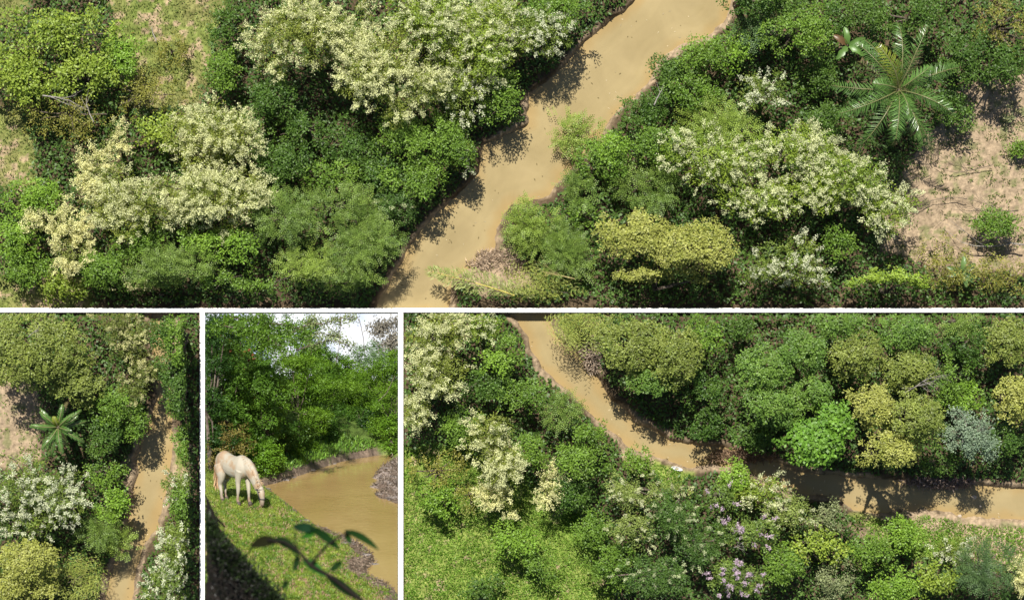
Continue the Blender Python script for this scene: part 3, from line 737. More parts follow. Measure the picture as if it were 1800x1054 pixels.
# ---------------------------------------------------------------- undergrowth and grass
def undergrowth(tile, keep, x0, x1, y0, y1, dens, label):
    n = int(dens * (x1 - x0) * (y1 - y0))
    x = x0 + R.random(n) * (x1 - x0); y = y0 + R.random(n) * (y1 - y0)
    px = x * F / H + PX0; py = PY0 - y * F / H
    dr, dg, dd = fields(tile, px, py)
    ok = (dr > 3 + 12 * fbm(px / 15, py / 15, 77)) & (dg > 0) & (dd > 4)
    x, y, px, py, dr = x[ok], y[ok], px[ok], py[ok], dr[ok]; n = len(x)
    hh = (fbm(px / 24, py / 24, 55) ** 2) * 3.2 * sstep(5, 50, dr) + .15
    z = ground_h(dr, px, py) + hh * (.6 + .4 * R.random(n))
    nd = nrm(np.array([0, 0, 1.]) + R.normal(size=(n, 3)) * .5)
    ld = nrm(np.cross(nd, rand_dirs(n))); sd = np.cross(nd, ld)
    t = fbm(px / 45, py / 45, 99)[:, None] * .7 + R.random((n, 1)) * .3
    c = np.array([.03, .075, .014]) * (1 - t) + np.array([.10, .18, .03]) * t
    geo = leaves(np.stack([x, y, z], -1), ld, .22 * (.6 + .8 * R.random(n)), sd, .12 * (.6 + .8 * R.random(n)), c)
    o = put_leaves("undergrowth", geo, None, keep, M_LEAF, None); tag(o, label, kind='stuff')

def grass(tile, keep, x0, x1, y0, y1, dens, label):
    n = int(dens * (x1 - x0) * (y1 - y0))
    x = x0 + R.random(n) * (x1 - x0); y = y0 + R.random(n) * (y1 - y0)
    px = x * F / H + PX0; py = PY0 - y * F / H
    dr, dg, dd = fields(tile, px, py)
    pat = fbm(px / 12, py / 12, 71)
    ok = (dr > 8) & (((dg < 6) & (pat > (.34 if tile != 'right' else .22) + .3 * (R.random(n) - .5))) | ((dd < 0) & (pat > .57))) & (R.random(n) < 1)
    x, y, px, py, dr, pat = x[ok], y[ok], px[ok], py[ok], dr[ok], pat[ok]; n = len(x)
    z = ground_h(dr, px, py)
    up = nrm(np.array([0, 0, .55]) + R.normal(size=(n, 3)) * .5); up[:, 2] = np.abs(up[:, 2])
    sd = nrm(np.cross(up, rand_dirs(n)))
    t = np.clip(fbm(px / 40, py / 40, 13) * 1.6 - .4, 0, 1)[:, None] * .7 + R.random((n, 1)) * .3
    c = np.array([.11, .23, .02]) * (1 - t) + np.array([.23, .36, .06]) * t
    c = c if tile != 'top' else c * np.array([.85, .66, 1.2])
    geo = leaves(np.stack([x, y, z + .0 * x], -1), up, (.09 + .16 * pat) * (.6 + .8 * R.random(n)), sd, .06, c, .25)
    o = put_leaves("grass", geo, None, keep, M_LEAF, None); tag(o, label, kind='stuff')

undergrowth('top', keep_top, X(-20), X(1820), YT, Y(-20), 85, "dense green undergrowth beneath the trees of the upper plot")
undergrowth('left', keep_left, X(-20), XL, Y(1075), YB, 85, "dense green undergrowth beneath the trees of the lower left plot")
undergrowth('right', keep_right, XR, X(1820), Y(1075), YB, 85, "dense green undergrowth beneath the trees of the lower right plot")
grass('top', keep_top, X(-20), X(1820), YT, Y(-20), 90, "short patchy grass of the upper plot's clearings")
grass('left', keep_left, X(-20), XL, Y(1075), YB, 90, "thin grass on the narrow river's banks")
grass('right', keep_right, XR, X(1820), Y(1075), YB, 330, "bright green meadow grass and weeds")

# ---------------------------------------------------------------- palms
M_FROND = leaf_mat("palm_frond", .22, .36, .6)
def palm(tile, cx, cy, rad, h, label, nf=30, seed=1, tilt=1.):
    x = X(cx, h); y = Y(cy, h)
    root = empty("palm_tree", Matrix.Translation((x, y, -.1))); tag(root, label, "palm")
    Rr = rad * (H - h) / F
    tube_obj("trunk", [([(0, 0, -.3), (.05, .02, h * .5), (0, 0, h - .3), (0, 0, h + .1)], [.32, .24, .26, .12])], M_BARK, root, 10)
    rg = np.random.default_rng(seed)
    for i in range(nf):
        tier = i / nf
        a = i * 2.39996 + rg.random() * .7
        L = Rr * (1.12 - .1 * tier + .34 * (rg.random() - .5)) * (.62 if tier > .85 else 1)
        e0 = (-.2 + 1.5 * tier)            # starting elevation: old fronds low, young upright
        n = 15; s = np.linspace(0, 1, n)
        el = e0 - (1.25 + .5 * rg.random()) * s ** 1.4
        dr = np.cumsum(np.cos(el)) * L / n; dz = np.cumsum(np.sin(el)) * L / n
        aw = a + (rg.random() - .5) * .35 * s
        P = np.stack([np.cos(aw) * dr, np.sin(aw) * dr, h + dz], -1)
        P = np.concatenate([[[0, 0, h]], P]); s = np.linspace(0, 1, n + 1)
        rv, rq = tubes([(P, .035 * (1 - .8 * s) + .006)], 4)
        m = 32
        sp = np.linspace(.1, .99, m); Pi = np.stack([np.interp(sp, s, P[:, j]) for j in range(3)], -1)
        T = nrm(np.gradient(Pi, axis=0)); S = nrm(np.cross(T, np.array([0, 0, 1.]))); N = np.cross(S, T)
        VV = []; CC = []
        base = np.array([.075, .15, .03]) * (.8 + .5 * tier); 
        if i == 19: base = np.array([.20, .24, .03])
        if tier < .16: base = np.array([.12, .10, .045])
        roll = (rg.random() - .5) * 1.7
        for sg in (-1, 1):
            out = S * sg * math.cos(roll) + N * sg * math.sin(roll) * .6
            ld = nrm(out * .9 + T * .55 - N * .25 + rg.normal(size=(m, 3)) * .13)
            ll = Rr * (.185 if tile == 'top' else .15) * np.sin(np.pi * (.14 + .8 * sp)) ** .7 * (.85 + .3 * rg.random(m))
            sd = nrm(np.cross(ld, N + .5 * S * sg))
            # two-segment drooping leaflet
            mid = Pi + ld * ll[:, None] * .55; tip = mid + nrm(ld + np.array([0, 0, -.45])) * ll[:, None] * .5
            w = .026
            VV.append(np.stack([Pi - sd * w * .6, mid - sd * w, mid + sd * w, Pi + sd * w * .6], 1)); VV.append(np.stack([mid - sd * w, tip, tip, mid + sd * w], 1))
            cc = base * (.85 + .3 * rg.random((m, 1))); CC += [cc, cc]
        V = np.concatenate(VV); C = np.repeat(np.concatenate(CC)[:, None], 4, 1)
        nn = len(V); quads = np.arange(nn * 4).reshape(-1, 4)
        half = m
        # tips are triangles: nudge to keep a clean quad
        V = V.reshape(-1, 3)
        allV = np.concatenate([V, rv]); allQ = np.concatenate([quads, rq[rq[:, 2] != rq[:, 3]] + len(V)])
        cols = np.concatenate([C.reshape(-1, 3), np.tile([.2, .2, .08], (len(rv), 1))])
        mesh_obj("frond", allV, allQ, M_FROND, root, cols=cols)
    return root
palm('top', 1580, 158, 116, 6.5, "large feather palm at the upper right beside bare earth", 24, 4)
palm('left', 102, 750, 50, 5.0, "smaller feather palm at the left beside a patch of bare earth", 20, 9)

# ---------------------------------------------------------------- bare branches, sticks, boat, debris
def branchy(root_p, dirv, L, rad, depth, rg, paths, spread=.5):
    n = 5; P = [np.array(root_p, float)]; d = np.array(dirv, float); d /= np.linalg.norm(d)
    for i in range(n):
        d = d + rg.normal(size=3) * .14; d /= np.linalg.norm(d); P.append(P[-1] + d * L / n)
    rr = np.linspace(rad, rad * .45, n + 1); paths.append((P, rr))
    if depth > 0:
        for j in range(3 + (depth > 1)):
            k = rg.integers(1, n + 1); nd = d + rg.normal(size=3) * spread
            branchy(P[k], nd, L * (.55 + .2 * rg.random()), rr[k] * .6, depth - 1, rg, paths, spread)
def bare(tile, px, py, z, ax, ay, Lpx, label, seed, mat=M_PALE, rad=.05, spread=.5, depth=3, name="bare_branches", cat="branch", zup=.25):
    rg = np.random.default_rng(seed); paths = []
    sc = (H - z) / F; keep = {'top': keep_top, 'left': keep_left, 'right': keep_right}[tile]
    o = np.array([X(px, z), Y(py, z), z])
    branchy((0, 0, 0), (ax, ay, zup), Lpx * sc, rad, depth, rg, paths, spread)
    M = Matrix.Translation(o)
    ob = tube_obj(name, paths, mat, None, 5, keep=wrapk(keep, M)); ob.matrix_world = M
    tag(ob, label, cat, "bare branches and sticks")
bare('right', 1590, 690, 6.0, .4, .9, 60, "bare grey twigs fanning over the olive domed tree", 3, rad=.05, spread=.55, zup=.55)
bare('right', 1690, 790, 5.0, .1, .9, 55, "pale branches showing through the grey-green tree", 5, rad=.06, zup=.5)
bare('top', 1800, 430, 1.2, -1, .35, 110, "bare grey branches reaching left over the bare earth", 8, rad=.05, spread=.35, zup=.08)
bare('top', 1790, 370, 1.0, -1, -.25, 90, "bare dark branches at the right edge above the grey ones", 12, M_BARK, .04, .4, zup=.08)
bare('top', 1745, 290, .6, -1, -.1, 110, "thin dark twigs crossing the palm's shadow", 14, M_BARK, .025, .25, 2, zup=.05)
bare('top', 1700, 350, .7, -1, .1, 100, "thin twigs on the bare earth beside the flower mass tip", 17, M_BARK, .025, .3, 2, zup=.05)
bare('top', 75, 168, 4.9, 1, -.35, 60, "pale dead branch among the olive thicket", 21, rad=.05, spread=.3, depth=2, zup=.1)
bare('top', 165, 215, 4.6, -.2, .9, 45, "pale stick standing below the dead branch in the thicket", 22, rad=.04, spread=.3, depth=1, zup=.1)
bare('top', 275, 75, .25, -.3, .9, 32, "pale fallen stick lying on the grassy clearing", 23, rad=.05, spread=.2, depth=0, zup=.02)
bare('top', 1150, 185, 4.6, .2, .9, 30, "white sticks beside the dark tree on the right bank", 24, rad=.05, spread=.6, depth=1, zup=.2)
bare('top', 1010, 490, 2.6, -1, .25, 62, "yellow dry canes at the bottom of the right bank", 25, noisy_mat("dry_cane", (.35, .27, .10), (.5, .42, .2), 5), .03, .35, 2, name="dry_canes", zup=.15)
bare('left', 20, 800, .5, .6, -.7, 55, "bare dark twigs on the left plot's earth", 31, M_BARK, .03, .4, 2, zup=.1)
bare('left', 50, 592, 8.0, .3, .4, 25, "grey twig nest on the large lumpy olive tree", 33, rad=.03, spread=.9, depth=2, zup=.1)
bare('right', 1290, 962, 5.6, .6, .5, 22, "grey twigs beside the middle lilac-flowering tree", 34, rad=.03, spread=.8, depth=2, zup=.2)

# fallen bamboo leaning over the water, bottom of the upper plot
def bamboo():
    P0 = np.array([X(975, 1.5), Y(545, 1.5), 1.3]); P1 = np.array([X(760, 1.6), Y(478, 1.6), 1.5])
    s = np.linspace(0, 1, 10)[:, None]; P = P0 * (1 - s) + P1 * s; P[:, 2] += np.sin(s[:, 0] * 3.1) * .5; P[:, 1] += np.sin(s[:, 0] * 3.1) * .15
    root = empty("bamboo_stem", Matrix.Translation(P0)); tag(root, "yellow bamboo stem leaning out over the river at the bottom of the upper plot", "bamboo")
    cane = noisy_mat("bamboo_cane", (.35, .3, .06), (.5, .42, .12), 4)
    tube_obj("stem", [(P - P0, np.linspace(.055, .02, 10))], cane, root, 7, keep=wrapk(keep_top, Matrix.Translation(P0)))
    n = 900; t = .1 + .9 * R.random(n); b = np.stack([np.interp(t, s[:, 0], P[:, j]) for j in range(3)], -1) - P0
    ax = nrm(P1 - P0)
    sd0 = nrm(np.cross(ax, [0, 0, 1])); sg = np.where(R.random(n) < .5, -1, 1.)[:, None]
    b = b + sd0 * sg * (R.random((n, 1)) ** 1.3) * .75 * np.sin(np.pi * np.clip(t, .05, .9))[:, None] + ax * R.random((n, 1)) * .3 + R.normal(size=(n, 3)) * .08
    d = nrm(ax * .8 + sd0 * sg * .7 + R.normal(size=(n, 3)) * .3)
    geo = leaves(b, d, .3, nrm(np.cross(d, rand_dirs(n) * .4 + np.array([0, 0, 1.]))), .05, np.tile([.26, .30, .09], (n, 1)), .3)
    put_leaves("foliage", geo, Matrix.Translation(P0), keep_top, M_LEAF, root)
bamboo()

# big-leaved (banana-like) plants
def big_leaf_plant(px, py, h, n, L, label, seed, col, tile='top'):
    rg = np.random.default_rng(seed)
    root = empty("banana_plant", Matrix.Translation((X(px, h), Y(py, h), -.05))); tag(root, label, "plant")
    tube_obj("stem", [([(0, 0, 0), (.03, 0, h * .6), (0, .02, h)], [.1, .08, .05])], M_BARK, root, 7)
    mt = leaf_mat("banana_leaf", .3, .4, .5)
    for i in range(n):
        a = i * 2.4 + rg.random(); m = 9; s = np.linspace(0, 1, m); el = .9 - 1.5 * s
        r = np.cumsum(np.cos(el)) * L / m; z = h + np.cumsum(np.sin(el)) * L / m
        P = np.stack([np.cos(a) * r, np.sin(a) * r, z], -1); S = np.array([-math.sin(a), math.cos(a), 0.])
        w = .15 * L * np.sin(np.pi * (.08 + .9 * s)) ** .6 * (1 + .12 * rg.normal(size=m))
        V = np.concatenate([P + S * w[:, None] + [0, 0, .04], P - [0, 0, .03], P - S * w[:, None] + [0, 0, .04]])
        j = np.arange(m - 1); Q = np.concatenate([np.stack([j, j + 1, m + j + 1, m + j], -1), np.stack([m + j, m + j + 1, 2 * m + j + 1, 2 * m + j], -1)])
        c = np.array(col) * (.8 + .5 * rg.random())
        if i == 1: c = np.array([.13, .075, .03])
        mesh_obj("leaf", V, Q, mt, root, cols=np.tile(c, (len(V), 1)))
big_leaf_plant(1490, 80, 4.6, 6, 1.2, "broad-leaved plant with one rust-brown leaf, upper left of the palm", 2, (.10, .19, .04))
big_leaf_plant(1690, 478, 2.2, 8, 1.05, "broad-leaved plant in the grey scrub at the bottom right of the upper plot", 6, (.10, .17, .05))

# small white boat pulled up at the water's edge
def boat():
    L, W_, D = .95, .17, .24
    n = 13; s = np.linspace(-1, 1, n); prof = (1 - np.abs(s) ** 2.4) ** .7
    outer = []; 
    ang = np.linspace(0, np.pi, 9)
    V = []
    for k, (ss, w) in enumerate(zip(s, prof)):
        for a in ang: V.append((ss * L / 1., math.cos(a) * W_ * max(w, .05), D * (1 - math.sin(a) * max(w, .15)) + .06 * ss * ss))
    m = len(ang); i = np.arange(n - 1)[:, None] * m; j = np.arange(m - 1)[None]
    Q = np.stack([i + j, i + m + j, i + m + j + 1, i + j + 1], -1).reshape(-1, 4)
    x, y = X(1190), Y(823)
    M = Matrix.Translation((x, y, -.05)) @ Matrix.Rotation(math.radians(-14), 4, 'Z') @ Matrix.Scale(.36, 4) @ Matrix.Scale(1.6, 4, (0, 1, 0))
    root = empty("boat", M); tag(root, "small white boat pulled up on the sandy edge of the slanting river", "boat")
    hm = noisy_mat("boat_paint", (.48, .49, .49), (.60, .60, .59), 6, .4, .05)
    hull = mesh_obj("hull", V, Q, hm, root, smooth=True)
    sm = hull.modifiers.new("thick", 'SOLIDIFY'); sm.thickness = .03
    rim = [(ss * L, math.cos(a0) * W_ * max(w, .05), D + .06 * ss * ss) for a0 in (0,) for ss, w in zip(s, prof)]
    rim2 = [(p[0], -p[1], p[2]) for p in rim]
    tube_obj("gunwale", [(rim, [.03] * n), (rim2, [.03] * n)], hm, root, 6)
    for xx in (-.35, .35):
        bm = bmesh.new(); bmesh.ops.create_cube(bm, size=1); bmesh.ops.scale(bm, vec=(.14, W_ * 1.8, .03), verts=bm.verts)
        bmesh.ops.translate(bm, vec=(xx, 0, D - .05), verts=bm.verts); bm_obj("seat", bm, hm, root)
boat()

def rock(px, py, r, label, tile, seed, col=(.45, .38, .30), z=WATER_Z + .03):
    rg = np.random.default_rng(seed)
    bm = bmesh.new(); bmesh.ops.create_icosphere(bm, subdivisions=2, radius=r)
    for v in bm.verts:
        v.co *= 1 + .25 * (rg.random() - .5); v.co.z *= .55; v.co.x *= 1.3
    o = bm_obj("rock", bm, noisy_mat("rock_stone", tuple(.7 * c for c in col), col, 8), smooth=False)
    o.location = (X(px, 0), Y(py, 0), z); tag(o, label, "rock", "rocks in the shallow water")
rock(1715, 874, .13, "largest pale stone standing in the sunlit shallow water at the lower right", 'right', 1)
rock(1726, 890, .07, "small stone just below the largest pale one", 'right', 2)
rock(1690, 907, .1, "pale stone at the sand edge below the branch shadow", 'right', 3)
rock(1505, 905, .12, "stone at the tip of the lower bank's dark water", 'right', 4)

# heap of dry brushwood on the right bank (countless twigs and dead leaves)
def brush(px, py, rxp, ryp, h, n, label, tile, col, seed=5, name="debris"):
    rg = np.random.default_rng(seed); keep = {'top': keep_top, 'left': keep_left, 'right': keep_right}[tile]
    a = rg.random(n) * 6.28; r = np.sqrt(rg.random(n))
    r = r * (.55 + .9 * fbm(np.cos(a) * 2 + seed, np.sin(a) * 2 + seed, 4)); b = np.stack([X(px) + np.cos(a) * r * rxp / 30, Y(py) + np.sin(a) * r * ryp / 30, (1 - r ** 2) * h + rg.random(n) * .15 - .2], -1)
    d = nrm(rg.normal(size=(n, 3)) * np.array([1, 1, .4])); sd = nrm(np.cross(d, rg.normal(size=(n, 3))))
    o = put_leaves(name, leaves(b, d, .3 * (.4 + rg.random(n)), sd, .07, np.tile(col, (n, 1)), .5), None, keep, M_BLOOM, None)
    tag(o, label, kind='stuff')
brush(882, 462, 52, 30, .3, 2200, "brown heap of dead leaves and twigs on the right bank", 'top', [.36, .28, .20])
brush(240, 48, 24, 9, .12, 260, "reddish dead leaves on the grassy clearing", 'top', [.38, .17, .09], 6)
brush(1042, 620, 20, 34, .6, 1100, "pale dead brush at the slanting river's right bank", 'right', [.42, .34, .26], 7)
brush(1660, 848, 60, 9, .25, 1100, "wet brown litter along the dark river's upper bank", 'right', [.26, .20, .17], 8)
brush(1310, 800, 70, 12, .3, 900, "brown litter on the shaded upper bank", 'right', [.25, .17, .11], 9)
brush(225, 860, 9, 40, .12, 260, "dead leaves along the narrow river's left bank", 'left', [.26, .20, .14], 10)
brush(1590, 340, 150, 120, .1, 900, "scattered dead leaves on the bare earth", 'top', [.16, .12, .08], 12)
brush(1740, 260, 80, 110, .1, 700, "scattered weeds and leaves on the bare earth by the right edge", 'top', [.12, .15, .05], 13)

def flecks(tile, keep, n, label):
    px = R.random(n) * 1800; py = R.random(n) * 1054
    dr = polydist(px, py, RIV[tile]); st = fbm(px / 60, py / 60, 33)
    ok = (dr < -4) & ((st > .55) | (dr > -14)); px, py = px[ok], py[ok]; n = len(px)
    P = np.stack([px * 0 + (px - PX0) / 30, (PY0 - py) / 30, np.full(n, WATER_Z + .012)], -1)
    d = R.normal(size=(n, 3)); d[:, 2] = 0; d = nrm(d); sd = np.stack([-d[:, 1], d[:, 0], d[:, 2]], -1)
    o = put_leaves("fallen_leaves", leaves(P, d, .14 * (.5 + R.random(n)), sd, .06, np.where(R.random((n, 1)) < .5, np.array([.45, .38, .24]), np.array([.14, .11, .05])), .3), None, keep, M_BLOOM, None)
    if o: tag(o, label, kind='stuff')
flecks('top', keep_top, 3500, "small leaves floating on the upper plot's river")
flecks('right', keep_right, 5000, "small leaves floating on the slanting river")
flecks('left', keep_left, 5000, "small leaves floating on the narrow river")
# ================================================================ the river bank with the grazing horse
CAM = np.array([0., 0., H])
BT = math.atan((PY0 - 181) / F)
FW = np.array([0, math.sin(BT), -math.cos(BT)]); UP = np.array([0, math.cos(BT), math.sin(BT)]); XV = np.array([1., 0, 0])
ROT = Matrix(((1, FW[0], UP[0]), (0, FW[1], UP[1]), (0, FW[2], UP[2]))).to_4x4()
def ray(px, py): return np.stack([(np.asarray(px, float) - PX0) / F, (PY0 - np.asarray(py, float)) / F, -np.ones(np.shape(px))], -1)
def at(px, py, t): return CAM + ray(px, py) * np.asarray(t, float)[..., None]
E = -float(UP @ (ray(530, 1054) * 60.0))
def t_water(py): return -E / (ray(np.zeros(np.shape(py)) + 530, py) @ UP)
def to_px(P):
    t = H - P[:, 2]; return P[:, 0] / t * F + PX0, PY0 - P[:, 1] / t * F
def keep_set(P):
    px, py = to_px(P); return (px > 360) & (px < 700) & (py > 549.5)
SHORE = [(730,1120),(712,1060),(700,1044),(677,1027),(646,1012),(645,1000),(660,984),(645,966),(624,952),(590,940),(552,923),(520,897),(498,880),(480,867),(466,861),(462,854),(490,847),(530,834),(564,822),(593,813),(612,808),(644,803),(663,800),(684,798.5),(692,799),
         (686,808),(676,818),(659,829),(668,833),(654,838.5),(668,844),(649,855),(672,860),(656,867),(667,874.5),(680,878),(697,884),(760,895),(800,1120)]
def plane_m(px, py):
    t = t_water(py); return (np.asarray(px, float) - PX0) / F * t, (t - 60.)
SH = np.array([plane_m(a, b) for a, b in SHORE])
def bank_h(px, py):
    mx, mt = plane_m(px, py)
    d = polydist(mx, mt, SH)
    far = 1 - sstep(855, 875, py)
    right = sstep(600, 660, px) * (1 - sstep(885, 900, py)) * sstep(803, 812, py)
    n = fbm(mx * 3, mt * 1.2, 7); n2 = fbm(mx * 11, mt * 5, 8)
    dd = np.maximum(d, 0)
    h = .10 * sstep(0, .12, d) + dd * (.10 + .16 * far) + .25 * far * (1 - np.exp(-dd * 1.6)) + (n - .5) * .22 * sstep(0, .6, d) + (n2 - .5) * .10 * sstep(-.1, .2, d)
    h = h * (1 - .72 * right) + right * (.06 * sstep(0, .4, dd) + (n2 - .5) * .26 * sstep(0, .15, d))
    h = np.minimum(h, 1.0 + .25 * n)
    return np.where(d > 0, h, np.maximum(d * .5, -.4) + (n2 - .5) * .05), d, far, right, n, n2

def set_ground():
    a = np.linspace(361, 699.5, 300); tt = 1 / np.linspace(1 / 57.5, 1 / 97., 420)
    py_of = lambda t: PY0 - (F / t) * (-(E) + t * math.sin(BT)) / math.cos(BT)
    A, T = np.meshgrid(a, tt, indexing='ij'); A = A.ravel(); T = T.ravel(); PYv = py_of(T)
    h, d, far, right, n, n2 = bank_h(A, PYv)
    P = at(A, PYv, T) + UP * h[:, None]
    # stay inside the flared plot: keep x on its own sight line
    n_ = n[:, None]; m = n2[:, None]
    near = np.array([.17, .22, .035]) * (.6 + .9 * m) * (1 - n_) + np.array([.22, .24, .05]) * n_ * (.5 + m)
    litter = sstep(.55, .7, fbm(A / 9, PYv / 6, 61))[:, None] * sstep(915, 960, PYv)[:, None]
    near = near * (1 - .75 * litter) + np.array([.36, .25, .16]) * .75 * litter * (.5 + m)
    fc = np.array([.075, .12, .022]) * (.5 + m)
    c = near * (1 - far[:, None]) + fc * far[:, None]
    mud = np.array([.17, .125, .095]) * (.2 + 1.6 * m)
    w = (1 - sstep(.12, .34, d + (n - .5) * .5 + (n2 - .5) * .3 - .45 * sstep(930, 960, PYv) * (n > .42)))[:, None]
    c = c * (1 - w) + mud * w
    r = right[:, None]; c = c * (1 - r) + (np.array([.13, .095, .075]) * (.2 + 1.5 * m) + np.array([.24, .215, .21]) * ((fbm(A / 12, PYv / 2.2, 77) > .5) & (d < .9))[:, None] * m) * r
    top = (sstep(660, 690, A) * (1 - sstep(806, 814, PYv)))[:, None]; c = c * (1 - top) + np.array([.20, .30, .05]) * top
    nx, ny = 300, 420
    i = np.arange(nx - 1)[:, None] * ny; j = np.arange(ny - 1)[None]
    Q = np.stack([i + j, i + j + 1, i + ny + j + 1, i + ny + j], -1).reshape(-1, 4)[:, ::-1]
    # sides and underside of the block of earth
    N = len(P); B = P - UP * 1.0
    edge = np.concatenate([np.arange(ny), np.arange(1, nx) * ny + ny - 1, (nx - 1) * ny + np.arange(ny - 2, -1, -1), np.arange(nx - 2, 0, -1) * ny])
    e2 = np.roll(edge, -1)
    Qs = np.stack([edge, edge + N, e2 + N, e2], -1)
    V = np.concatenate([P, B]); Cc = np.concatenate([c, np.tile([.12, .08, .05], (N, 1))])
    o = mesh_obj("ground", V, np.concatenate([Q, Q[:, ::-1] + N, Qs]), M_MUD, cols=Cc, smooth=True)
    tag(o, "grassy river bank where the horse grazes, with muddy edges", kind='structure')
    a = np.linspace(361.5, 699, 60); tt = 1 / np.linspace(1 / 57.6, 1 / 92., 90)
    A, T = np.meshgrid(a, tt, indexing='ij'); A = A.ravel(); T = T.ravel()
    P = at(A, py_of(T), T); nx, ny = 60, 90
    i = np.arange(nx - 1)[:, None] * ny; j = np.arange(ny - 1)[None]
    Q = np.stack([i + j, i + ny + j, i + ny + j + 1, i + j + 1], -1).reshape(-1, 4)
    o = mesh_obj("river_water", P, Q, M_WATER2, cols=np.ones((len(P), 3)), smooth=True)
    tag(o, "brown river water beside the horse", kind='structure')
set_ground()

def ground_hit(px, py):
    """nearest point of the bank's surface seen at (px, py)"""
    best = None
    for t in np.arange(57.5, 105, .05):
        P = at(px, py, t); hh = float(UP @ (P - CAM)) + E
        Q = P - UP * hh
        qx, qy = to_px(Q[None]); h = bank_h(qx, qy)[0][0]
        if hh <= h: return P, t
    return P, t

def frame_at(P, yaw=0., s=1.):
    return Matrix.Translation(P) @ ROT @ Matrix.Rotation(yaw, 4, 'Z') @ Matrix.Scale(s, 4)

# sky behind it all
def sky_board():
    m, nt, b = mat_new("bright_sky")
    tc = nt.nodes.new("ShaderNodeTexCoord"); n = nt.nodes.new("ShaderNodeTexNoise"); n.inputs["Scale"].default_value = .45; n.inputs["Detail"].default_value = 5
    nt.links.new(tc.outputs["Object"], n.inputs["Vector"])
    r = nt.nodes.new("ShaderNodeValToRGB"); r.color_ramp.elements[0].position = .35; r.color_ramp.elements[1].position = .56
    r.color_ramp.elements[0].color = (.42, .57, .95, 1); r.color_ramp.elements[1].color = (.95, .97, 1, 1)
    nt.links.new(n.outputs["Fac"], r.inputs[0])
    em = nt.nodes.new("ShaderNodeEmission"); em.inputs[1].default_value = .72; nt.links.new(r.outputs[0], em.inputs[0])
    nt.links.new(em.outputs[0], nt.nodes["Material Output"].inputs[0])
    a = np.linspace(361, 699, 12); V = []
    for px in a:
        tq = 108 + 1.5 * math.sin((px - 360) / 340 * math.pi)
        V += [at(px, 551, tq), at(px, 960, tq)]
    i = np.arange(11) * 2; Q = np.stack([i, i + 1, i + 3, i + 2], -1)
    o = mesh_obj("sky", V, Q, m, smooth=True); tag(o, "bright hazy sky behind the river trees", kind='structure')
    mt = noisy_mat("backing_board", (.1, .1, .1), (.14, .14, .14), 2, .9, 0)  # added board, keeps the sky's glow off the land below
    B = mesh_obj("backdrop_surface", np.array(V) - np.array([0, 0, .05]), Q, mt); tag(B, "grey board added behind the sky to block its glow", kind='structure')
sky_board()

KS = dict(
 forest=Kind((0.044,0.120,0.018), (0.096,0.208,0.028), (.2,.11), 150, .8, 'leaf', .8, gap=.2, rag=.25),
 lush=Kind((0.072,0.176,0.016), (0.128,0.264,0.028), (.2,.11), 140, .8, 'leaf', .8, gap=.22, rag=.25),
 deep=Kind((0.016,0.056,0.012), (0.036,0.096,0.018), (.2,.12), 140, .8, 'leaf', .8, gap=.25, rag=.25),
 brownish=Kind((.14,.14,.045), (.26,.22,.09), (.18,.07), 70, .8, 'leaf', .8, gap=.35, rag=.3),
 layered=Kind((0.072,0.176,0.016), (0.136,0.264,0.028), (.16,.075), 165, .95, 'leaf', .32, gap=.3, rag=.35),
 layered_deep=Kind((0.036,0.104,0.016), (0.072,0.168,0.028), (.16,.075), 165, .95, 'leaf', .35, gap=.28, rag=.35),
 bluish=Kind((.09,.17,.09), (.14,.25,.12), (.18,.09), 80, .8, 'leaf', .8, gap=.2, rag=.25),
 purple=Kind((.17,.17,.20), (.26,.26,.30), (.2,.05), 24, .7, 'spray', .5, gap=.35, rag=.4),
 airy=Kind((.15,.22,.11), (.24,.30,.19), (.2,.08), 20, .7, 'leaf', .6, gap=.4, rag=.4),
 airyg=Kind((.06,.14,.02), (.11,.22,.03), (.2,.08), 20, .7, 'leaf', .6, gap=.4, rag=.4),
 spot=Kind((0.048,0.120,0.020), (0.096,0.192,0.032), (.2,.12), 140, .7, 'leaf', .8, 1.1, (.36,.15,.07), .2, rag=.25, bsize=.55),
)
def set_tree(kind, cx, top, base, rx, t, label, small=False, lm=.42, dens=1., cat=None, name=None, tw=.45):
    k = KS[kind]; s = t / F
    pg = PY0 - (F / t) * (-E + t * math.sin(BT)) / math.cos(BT)
    hb = float(bank_h(np.array([float(cx)]), np.array([pg]))[0][0]); base = min(base, pg - max(hb, 0) / s + 3)
    if base - top < 20: top = base - 20
    h = (base - top) * s
    P = at(cx, base, t)
    M = frame_at(P)
    small = small or h < 1.6
    make_tree(name or ('shrub' if small else 'tree'), label, cat or ('shrub' if small else 'tree'), k, M, rx * s, rx * s * .8, h, keep_set,
              group='trees and shrubs on the horse\'s river bank', dens=dens / lm ** 2 * .85, leafm=lm, lobem=.5, full=True, tw=tw)
